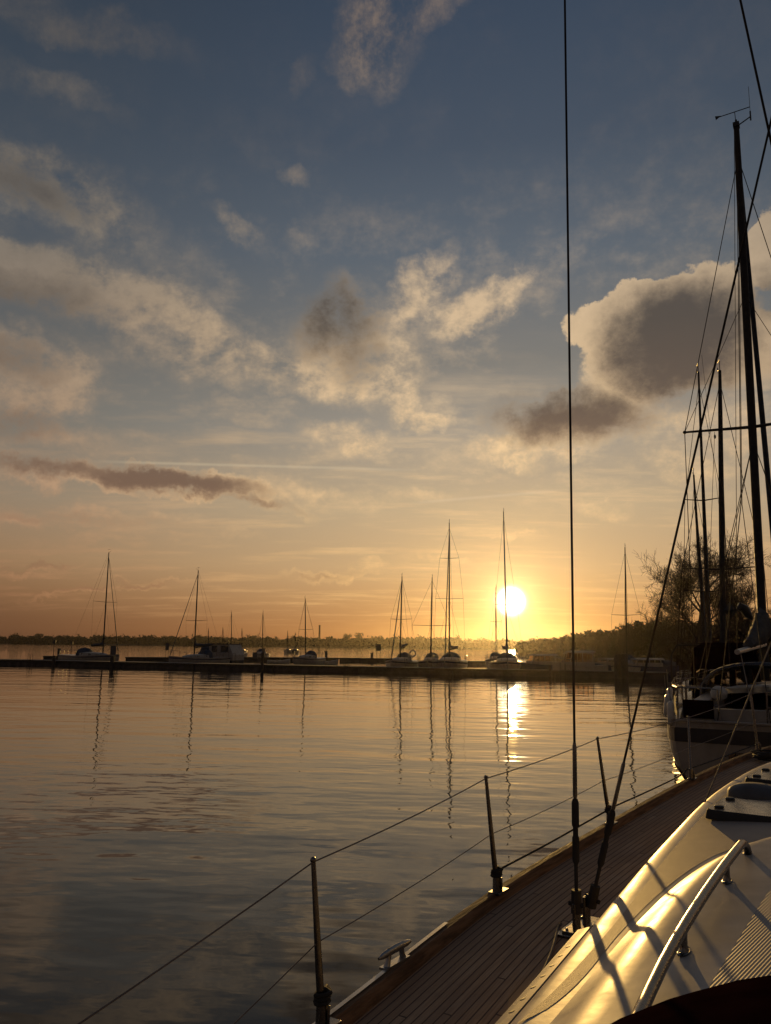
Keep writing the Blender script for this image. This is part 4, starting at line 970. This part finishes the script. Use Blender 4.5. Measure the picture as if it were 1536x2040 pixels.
# coachroof: rounded section lofted along the boat
RZ = .34
def roof_z(s, t):      # top surface height at offset t from the centreline
    h_ = RZ*(1 - .55*max(0, (s-7.5)/2.5)**2)
    c_ = t/max(.3, t0(s)-.10); return zd(s)+h_ + .075*(1-min(1.2, abs(c_))**2)
b = MB(); rr = []
for s in frange(-.8, 9.98, .11):
    w = t0(s); z = zd(s); zt = roof_z(s, w-.10); hh = zt - z; prof = []
    half = [(w+.085, z-.02), (w+.075, z+.03), (w+.045, z+hh*.45), (w+.022, z+hh*.70), (w+.006, z+hh*.84), (w-.018, z+hh*.925), (w-.052, z+hh*.975), (w-.10, zt)]
    for k in (.8, .6, .4, .2): t = (w-.10)*k; half.append((t, roof_z(s, t)))
    ring = half + [(0, roof_z(s, 0))] + [(-y, q) for y, q in half[::-1]]
    rr.append([(s, y, q) for y, q in ring])
# close the front with a rounded nose
for k, dsx in ((.75, .05), (.45, .10), (.1, .13)):
    rr.append([(rr[-1][0][0]*0+9.98+dsx, p[1]*(.8+.2*k), zd(9.98)-.02+(p[2]-zd(9.98)+.02)*k) for p in rr[-1 if k == .75 else -1]])
b.loft(rr, False); b.face(tuple(range(len(rr[0])))); roof = b.build('coachroof', M['gelcoat'], yt, angle=55)
# perforated alloy strip along the roof shoulder aft
b = MB(); hl = MB(); rr = []
for s in frange(.2, 3.42, .14):
    w = t0(s); z = zd(s); hh = roof_z(s, w-.10)-z; p0_ = Vector((s, w+.052, z+hh*.79)); p1_ = Vector((s, w-.004, z+hh*.86)); nn = Vector((0, .38, .92))*.005
    rr.append([p0_+nn*2, p1_+nn*2, p1_+nn*.2, p0_+nn*.2])
b.loft(rr, True, True); ps = b.build('perforated_strip', M['gelcoat_old'], yt, smooth_=False)
for s in frange(.3, 3.2, .105):
    w = t0(s); z = zd(s); hh = roof_z(s, w-.10)-z; c = Vector((s, w+.026, z+hh*.822)) + Vector((0,.38,.92))*.0112
    u = Vector((1,0,0)); v = Vector((0,-.92,.38)); hl.add([c+u*(.011*math.cos(a))+v*(.011*math.sin(a)) for a in [2*math.pi*k/10 for k in range(10)]], [tuple(range(10))])
hl.build('hole', M['black'], ps, smooth_=False)['kind'] = 'stuff'
# non-slip panels laid on the roof
def panel(name, outline, mat, lift, par, bord=None):
    """outline in (s,t): filled as a fan of fine strips following the roof"""
    b = MB(); ss = [p[0] for p in outline[0]]; rr = []
    lo, hi = outline
    for s in frange(max(lo[0][0], hi[0][0]), min(lo[-1][0], hi[-1][0]), .06):
        a, c = cubic(lo, s), cubic(hi, s)
        rr.append([(s, a+(c-a)*k/10, roof2(s, a+(c-a)*k/10)+lift) for k in range(11)])
    b.loft(rr, False); return b.build(name, mat, par)
# raised centre part of the roof
T1 = [(-.8, .98), (1.0, 1.01), (2.6, 1.06), (3.3, 1.085), (3.9, 1.08), (4.4, 1.03), (4.7, .94), (4.95, .74), (5.08, .45), (5.12, .15)]
def t1_(s): return cubic(T1, s)
LIFT = .062
def roof2(s, t):
    base = roof_z(s, t)
    if s > 5.12: return base
    w = t1_(s); k = max(0, min(1, (w-abs(t))/.15)); return base + LIFT*(k*k*(3-2*k))
b = MB(); rr = []
for s in frange(-.8, 5.12, .055):
    w = t1_(s); row = []
    f = 1.0 if s < 4.9 else max(0, (5.12-s)/.22)
    for k in range(33):
        q = -1 + 2*k/32; q = math.copysign(abs(q)**.55, q); y = w*q
        kk = max(0, min(1, (w-abs(y))/.15)); row.append((s, y, roof_z(s, y) - .004 + (LIFT+.004)*(kk*kk*(3-2*kk))*f))
    rr.append(row)
b.loft(rr, False); rs_ = b.build('raised_roof', M['gelcoat'], roof, angle=60)
# sand-coloured panel between shoulder and raised part, ribbed panel on top
low = [(2.42, 1.135), (2.55, 1.09), (2.8, 1.075), (3.3, 1.10), (3.9, 1.095), (4.4, 1.045), (4.72, .95), (4.97, .75), (5.13, .30), (5.3, -.3), (5.5, -.6), (8.6, -.6)]
hi_ = [(2.42, 1.136), (2.7, 1.125), (3.4, 1.155), (4.5, 1.24), (5.2, 1.28), (5.9, 1.31), (6.6, 1.31), (7.5, 1.25), (8.6, .98)]
def roofp(s, t): return roof_z(s, t)
_r2 = roof2
b = MB(); rr = []
for s in frange(2.42, 8.6, .06):
    a, c = cubic(low, s), cubic(hi_, s); rr.append([(s, a+(c-a)*k/14, roof_z(s, a+(c-a)*k/14)+.0009) for k in range(15)])
b.loft(rr, False); b.build('nonslip_panel', M['nonskid'], roof)
b = MB(); rr = []
for s in frange(-.8, 4.85, .08):
    c = .64 if s < 3.6 else .64-.5*((s-3.6)/1.25)**2.2; rr.append([(s, -.62+(c+.62)*k/14, roof_z(s, -.62+(c+.62)*k/14)+LIFT+.0009) for k in range(15)])
b.loft(rr, False); b.build('ribbed_panel', M['nonskid_ribbed'], roof)
# handrail with feet
HRT = [(.6, .52), (1.5, .62), (2.15, .70), (2.8, .765), (3.7, .81), (4.4, .82)]
def hr(s): return (s, cubic(HRT, s), roof_z(s, cubic(HRT, s))+LIFT+.075)
b = MB(); pts = [(1.1, .77, hr(1.1)[2])]
ends = 4.36
pts = [hr(s) for s in frange(.6, 4.22, .2)] + [(4.28, .82, hr(4.25)[2]-.012), (4.33, .82, hr(4.25)[2]-.035), (4.37, .82, hr(4.25)[2]-.08)]
b.tube(pts, .0185, 14); rail = b.build('handrail', M['steel'], yt, angle=60)
for s in (1.15, 2.06, 2.96, 3.85):
    x, y, z = hr(s); b = MB(); zf = roof_z(s, y)+LIFT
    rr = []
    for q, rx, ry in ((zf+.006, .034, .014), (zf+.02, .022, .012), (zf+.045, .024, .0115), (z-.004, .040, .012)): rr.append([(x+rx*math.cos(a), y+ry*math.sin(a), q) for a in [2*math.pi*k/12 for k in range(12)]])
    b.loft(rr, True, True); ft = b.build('handrail_foot', M['steel'], rail)
    b = MB(); rr = []
    for q, k_ in ((zf+.001, 1.0), (zf+.005, 1.0), (zf+.007, .9)): rr.append([(x+.052*k_*math.cos(a), y+.02*k_*math.sin(a), q) for a in [2*math.pi*k/14 for k in range(14)]])
    b.loft(rr, True, True)
    for q in (-.038, .038): b.ellipsoid((x+q, y, zf+.007), (.006, .006, .004), 8, 5)
    b.build('foot_plate', M['steel'], rail)
x, y = 4.37, .82; b = MB(); zf = roof_z(x, y)+LIFT*.9; rr = []
for q, k_ in ((zf-.004, 1.0), (zf+.006, 1.0), (zf+.008, .9)): rr.append([(x+.045*k_*math.cos(a), y+.024*k_*math.sin(a), q) for a in [2*math.pi*k/14 for k in range(14)]])
b.loft(rr, True, True); b.build('foot_plate', M['steel'], rail)

# stanchions, each leaning a little outward, with base socket
STN = [(-1.3, None), (.75, None), (2.58, (624, 1713)), (4.36, (968, 1548)), (6.25, (1190, 1470)), (8.35, (1371, 1428)), (10.4, None)]
tops = []; mids = []
for s, px in STN:
    y = te(s)-.03; bz = zd(s)+.06; b0 = Vector((s, y, bz))
    if px:
        tp = LT(px[0], px[1], y+.035); tp = Vector((s + (tp.x-s)*1.0, tp.y, tp.z))
    else: tp = Vector((s-.02, y+.035, bz+(.64 if s > 2 else .33)))
    b = MB(); b.tube([b0+Vector((0,0,.02)), b0.lerp(tp, .3), b0.lerp(tp, .98), tp], [.0155, .0145, .0095, .008], 12); b.ellipsoid(tp, (.0125,.0125,.012), 10, 6)
    so_ = b.build('stanchion', M['steel'], yt)
    b = MB(); b.tube([b0+Vector((0,0,-.03)), b0+Vector((0,0,.085))], [.026, .022], 12); b.box(b0+Vector((0,-.01,-.006)), (.13, .07, .014)); b.tube([b0+Vector((0,-.03,0)), b0+Vector((0,-.03,.07))], .006, 6)
    b.build('stanchion_base', M['steel'], so_, bevel=.002)
    tops.append(tp+Vector((0,0,-.008))); mids.append(b0.lerp(tp, .49) if s > 2 else Vector((tp.x, tp.y, .99)))
bowp = Vector((12.6, .75, zd(12.6)+.72))
tops.append(bowp); mids.append(bowp+Vector((0,0,-.33)))
def wire(nm, pts, rad, mat='wire', n=6):
    b = MB(); q = []
    for a, c in zip(pts, pts[1:]):
        for k in range(6): t = k/6; q.append(a.lerp(c, t)+Vector((0,0,-.012*4*t*(1-t))))
    b.tube(q+[pts[-1]], rad, n); return b.build(nm, M[mat], yt)
wire('lifeline', tops, .0033, 'lifeline'); wire('lifeline', mids, .0025, 'lifeline')
# bow pulpit
b = MB()
for s_ in (1, -1): b.tube([(10.9, s_*(te(10.9)-.06), zd(10.9)), (10.85, s_*(te(10.9)-.05), zd(10.9)+.74), (11.1, s_*(te(11.1)-.05), zd(11)+.76), (12.6, s_*.75, zd(12.6)+.74), (13.7, s_*.22, zd(13.7)+.76), (13.95, 0, zd(13.9)+.76)], .0145, 8); b.tube([(12.6, s_*(te(12.6)-.06), zd(12.6)), (12.6, s_*.75, zd(12.6)+.74)], .0145, 8)
b.tube([(10.85, te(10.9)-.05, zd(10.9)+.42), (11.1, te(11.1)-.05, zd(11)+.44), (12.6, .8, zd(12.6)+.40)], .012, 8)
b.build('pulpit', M['steel'], yt)

# chainplate with the two near shrouds, their turnbuckles and toggles
cp = Vector((4.17, 1.60, zd(4.17)))
b = MB(); b.box(cp+Vector((.03,0,.022)), (.30, .10, .012)); b.box(cp+Vector((.03,0,.012)), (.36, .15, .010))
for q in (-.09, .0, .12): b.ellipsoid(cp+Vector((q,.035,.03)), (.009,.009,.006), 8, 5)
for q in (-.045, .095): b.box(cp+Vector((q, 0, .085)), (.075, .016, .13))
b.build('chainplate', M['steel'], yt, bevel=.003)
def shroud(b0, direction_to, ln, rw, sc=1.0):
    dr = (direction_to-b0).normalized(); P_ = lambda q: b0 + dr*q
    w = MB(); w.tube([P_(.60*sc), direction_to], rw, 8); wo_ = w.build('shroud', M['wire'], yt)
    b = MB(); b.tube([P_(.60*sc), P_(.615*sc), P_(.86*sc), P_(.88*sc)], [rw*1.2, rw*1.75, rw*1.6, rw*1.05], 10); b.build('swage', M['steel'], wo_)
    b = MB(); b.tube([P_(.28*sc), P_(.30*sc), P_(.41*sc), P_(.42*sc), P_(.46*sc), P_(.47*sc), P_(.58*sc), P_(.60*sc)], [.010, .018, .018, .0135, .0135, .019, .0185, .012], 12); b.tube([P_(.16*sc), P_(.30*sc)], .0095, 10); b.build('turnbuckle', M['alu_dark'], wo_)
    u = dr.cross(Vector((1,0,0))).normalized(); b = MB()
    b.tube([P_(.05)-Vector((.03,0,0))*0, P_(.16)], [.034, .030], 10, squash=.8); b.tube([P_(.09)-u*.04, P_(.09)+u*.04], .011, 8); b.build('toggle', M['alu_dark'], wo_)
    return wo_
top1 = L(D(1125, 0, G(1150, 1860, 1.07).y+.05)); dr = top1-cp
shroud(cp+Vector((-.045,0,.05)), cp + dr*2.0 + Vector((0, -.02, 0)), 9, .0068)
low_ = Vector((4.6, .06, 7.08))
shroud(cp+Vector((.095,-.01,.05)), low_, 7, .0062, .92)
# white cord ends and a bent ring at the chainplate
# mast of this yacht (ahead to the right, outside the frame) with its fore stay
msx = low_.x
b = MB(); b.tube([(msx, 0, zd(msx)+.2), (msx, 0, 17.6)], [.10, .085], 14, squash=.75); b.build('mast', M['alu'], yt)
b = MB(); b.tube([(4.25, 1.05, 10.3), (5.0, .15, 1.82)], .0065, 8); b.build('halyard', M['wire'], yt)
# sheet led from the side deck up to the headsail clew
b = MB(); b.tube([(6, 1.45, 1.32), (8, .1, 5.02)], .0055, 6); b.build('headsail_sheet', M['rope'], yt)
# mooring cleat bolted to the rail
c = LG(800, 1915, zd(3.3)+.12); c.y = te(3.3)-.02; b = MB(); z = zd(3.3)+.058
hp_ = [(-.13, .006), (-.10, .014), (-.05, .017), (0, .018), (.05, .017), (.10, .014), (.13, .006)]
b.tube([(3.20+x, c.y, z+.058 - .9*x*x*.3) for x, r_ in hp_], [r_ for x, r_ in hp_], 12, squash=.7)
for q in (-.055, .055): b.tube([(3.20+q*1.25, c.y, z-.005), (3.20+q, c.y, z+.028), (3.20+q*.9, c.y, z+.055)], [.017, .012, .013], 10)
b.box((3.20, c.y, z+.002), (.19, .04, .010)); cl = b.build('cleat', M['alu'], yt)
b = MB()
for q in (-.05, .03): b.ellipsoid((3.20+q, c.y, z+.0715), (.010, .006, .003), 10, 4)
b.build('bolt', M['black'], cl)
b = MB(); rr = []
for s in frange(2.3, 3.75, .15): e = te(s); zz = zd(s)+.058; rr.append([(s, e-.002, zz+.001), (s, e-.002, zz+.006), (s, e-.022, zz+.006), (s, e-.022, zz+.001)])
b.loft(rr, True, True); b.build('rail_strip', M['alu'], yt, smooth_=False)
# roof hatches forward
def hatch(s, t, ls, lt, hgt, name, knobs=True):
    z = roof_z(s, t)
    b = MB(); rr = []
    for q, k in ((-.02, 1.06), (hgt*.6, 1.03), (hgt*.95, 1.0), (hgt, .97)): rr.append([(s + ls/2*k*math.copysign(abs(math.cos(a))**.25, math.cos(a)), t + lt/2*k*math.copysign(abs(math.sin(a))**.25, math.sin(a)), z+q) for a in [2*math.pi*(j+.5)/24 for j in range(24)]])
    b.loft(rr, True, False); fr = b.build('hatch_frame' if name is None else name, M['alu_dark'], yt)
    b = MB(); b.add(rr[-1], [tuple(range(24))]); b.build('lid', M['hatch_lid'], fr, smooth_=False)
    if knobs:
        for q in (-.32, .32):
            b = MB(); x_, y_ = s+ls*q, t+lt*.36; b.tube([(x_, y_, z+hgt), (x_, y_, z+hgt+.012), (x_, y_, z+hgt+.016)], [.030, .030, .024], 12); b.build('hinge', M['black'], fr)
M['hatch_lid'] = material('hatch_acrylic', (0.30, 0.22, 0.15), 0.25, var=.2, vscale_=9, coat=.3)
hatch(5.66, 1.02, .52, .46, .035, 'hatch'); hatch(6.85, .98, .60, .50, .04, 'hatch')
hatch(5.66, .40, .52, .5, .05, 'hatch', False)
# low moulded ventilator between the hatches
b = MB(); rr = []; s, t = 6.22, 1.09; z = roof_z(s, t)
for x, w, hh in ((-.14, .10, .01), (-.11, .15, .055), (-.04, .19, .085), (.06, .18, .085), (.11, .12, .05), (.13, .05, .01)):
    rr.append([(s+x, t+w*math.cos(a), z-.02+(hh+.02)*max(0, math.sin(a))**.5) for a in [math.pi*k/12 for k in range(13)]])
b.loft(rr, False, False); b.face(tuple(range(13))); b.build('ventilator', M['cabinet'], yt)
# deck eye and block at the front of the raised roof
b = MB(); q = LG(1475, 1735, 1.50); b.box((4.15, .62, roof_z(4.15, .62)+LIFT+.014), (.16, .06, .02)); b.tube([(4.10, .62, roof_z(4.1,.62)+LIFT+.02), (4.15, .62, roof_z(4.1,.62)+LIFT+.065), (4.20, .62, roof_z(4.1,.62)+LIFT+.02)], .007, 8)
b.build('deck_eye', M['steel'], yt, bevel=.003)
b = MB(); b.box((3.75, .42, roof_z(3.75, .42)+LIFT+.03), (.14, .07, .05)); b.ellipsoid((3.75, .42, roof_z(3.75,.42)+LIFT+.055), (.05, .04, .02), 10, 6); b.build('rope_organiser', M['alu_dark'], yt, bevel=.008)
# dark sprayhood folded round the companionway, its front edge in the near corner
b = MB(); rr = []; cs_, ct = 1.25, -.10; zb2 = roof_z(1.2, .0)+LIFT-.02
for j in range(9):
    a = math.pi/2*j/8; k = math.cos(a)**.75 if j < 8 else 0.02; z = zb2 + .40*math.sin(a)
    rr.append([(cs_ + 1.44*k*math.copysign(abs(math.cos(q))**.9, math.cos(q)), ct + .93*k*math.copysign(abs(math.sin(q))**.9, math.sin(q)), z) for q in [2*math.pi*i/40 for i in range(40)]])
b.loft(rr, True, False); b.face(tuple(8*40+i for i in range(40))); b.build('sprayhood', M['canvas'], yt, angle=80)
b = MB(); b.tube([(cs_ + 1.455*math.cos(q), ct + .945*math.sin(q), roof2(min(4.8, cs_ + 1.455*math.cos(q)), ct + .945*math.sin(q))+.012) for q in [math.pi*(-.5+i/30) for i in range(31)]], .012, 8); b.build('boltrope', M['canvas'], yt)

# ------------------------------------------------------------------ ropes lying about
def rope(pts, r, label, mat='rope_dark', name='rope'):
    b = MB(); q = []
    for i in range(len(pts)-1):
        p0 = pts[max(0,i-1)]; p1 = pts[i]; p2 = pts[i+1]; p3 = pts[min(len(pts)-1,i+2)]
        for k in range(6):
            t = k/6; q.append(.5*((2*p1)+(p2-p0)*t+(2*p0-5*p1+4*p2-p3)*t*t+(3*p1-p0-3*p2+p3)*t**3))
    q.append(pts[-1]); b.tube(q, r, 7); o = b.build(name, M[mat]); o.rotation_euler = (0,0,YR); return tag(o, label, 'rope', 'ropes on the foreground yacht')
def rl(s, dy=0.0, dz=.07): return Vector((s, te(s)+dy, zd(s)+dz))
rope([rl(4.36,.0,.135), rl(4.55,.02,.125), rl(5.2,.022,.112), rl(6.0,.022,.118), rl(6.25,.0,.135), rl(6.5,.02,.125), rl(7.3,.02,.105), rl(8.2,.02,.1), rl(8.35,0,.14), rl(8.7,.01,.12), rl(9.6,.01,.10), rl(10.4,-.02,.12)], .0065, 'dark line run along the outside of the rail from stanchion to stanchion')
def knot(s, label):
    b = MB(); p = Vector((s, te(s)-.03, zd(s)+.15)); pts = []
    for k in range(30):
        a = k*.66; pts.append(p + Vector(((.026+.004*math.sin(k*1.7))*math.cos(a), (.026+.004*math.cos(k*2.1))*math.sin(a), -.02+.042*k/29)))
    pts += [p+Vector((.05,.02,.02)), p+Vector((.085,.03,-.01)), p+Vector((.07,.035,-.05)), p+Vector((.05,.03,-.02))]
    b.tube(pts, .0085, 7); o = b.build('knotted_rope', M['rope_dark']); o.rotation_euler = (0,0,YR); tag(o, label, 'knotted rope', 'rope knots on the stanchions')
knot(2.58, 'dark rope knotted round the foot of the nearest, tallest stanchion'); knot(4.36, 'dark rope knotted round the foot of the middle stanchion'); knot(6.25, 'dark rope knotted round the foot of the third stanchion, behind the leaning wire')
def dk(px, py, up=.02): q = LG(px, py, 1.07+up); q.z = zd(q.x)+.018*(1-(q.y/2.2)**2)+up*.5; return q
rope([dk(1118,1838,.05), dk(1112,1852,.02), dk(1100,1895), dk(1075,1950), dk(1048,1998), dk(1020,2045), dk(985,2110)], .0075, 'pale rope lying on the teak deck from the chainplate aft along the coachroof', 'rope')
rg = random.Random(6); cc = LG(1512, 1512, 1.30); pts = []
for k in range(60): a = k*.5; pts.append(Vector((cc.x+(.16+.05*math.sin(k*.9))*math.cos(a), cc.y-.1+(.13+.04*math.cos(k*.7))*math.sin(a), zd(cc.x)+.025+.09*k/60)))
rope(pts, .011, 'dark coil of rope on the foredeck by the pulpit post', name='rope_coil')
# ------------------------------------------------------------------ haze
hb = MB(); hb.box((0, 710, 14), (3060, 1620, 32)); hz_o = tag(hb.build('haze', [], smooth_=False), 'warm evening haze over the water', kind='stuff')
hm = bpy.data.materials.new('haze'); hm.use_nodes = True; t = hm.node_tree; t.nodes.clear()
pv = t.nodes.new('ShaderNodeVolumePrincipled'); pv.inputs['Color'].default_value = (0.9, 0.85, 0.8, 1)
pv.inputs['Density'].default_value = 0.000042; pv.inputs['Anisotropy'].default_value = 0.90
mo = t.nodes.new('ShaderNodeOutputMaterial'); t.links.new(pv.outputs[0], mo.inputs['Volume']); hz_o.data.materials.append(hm)
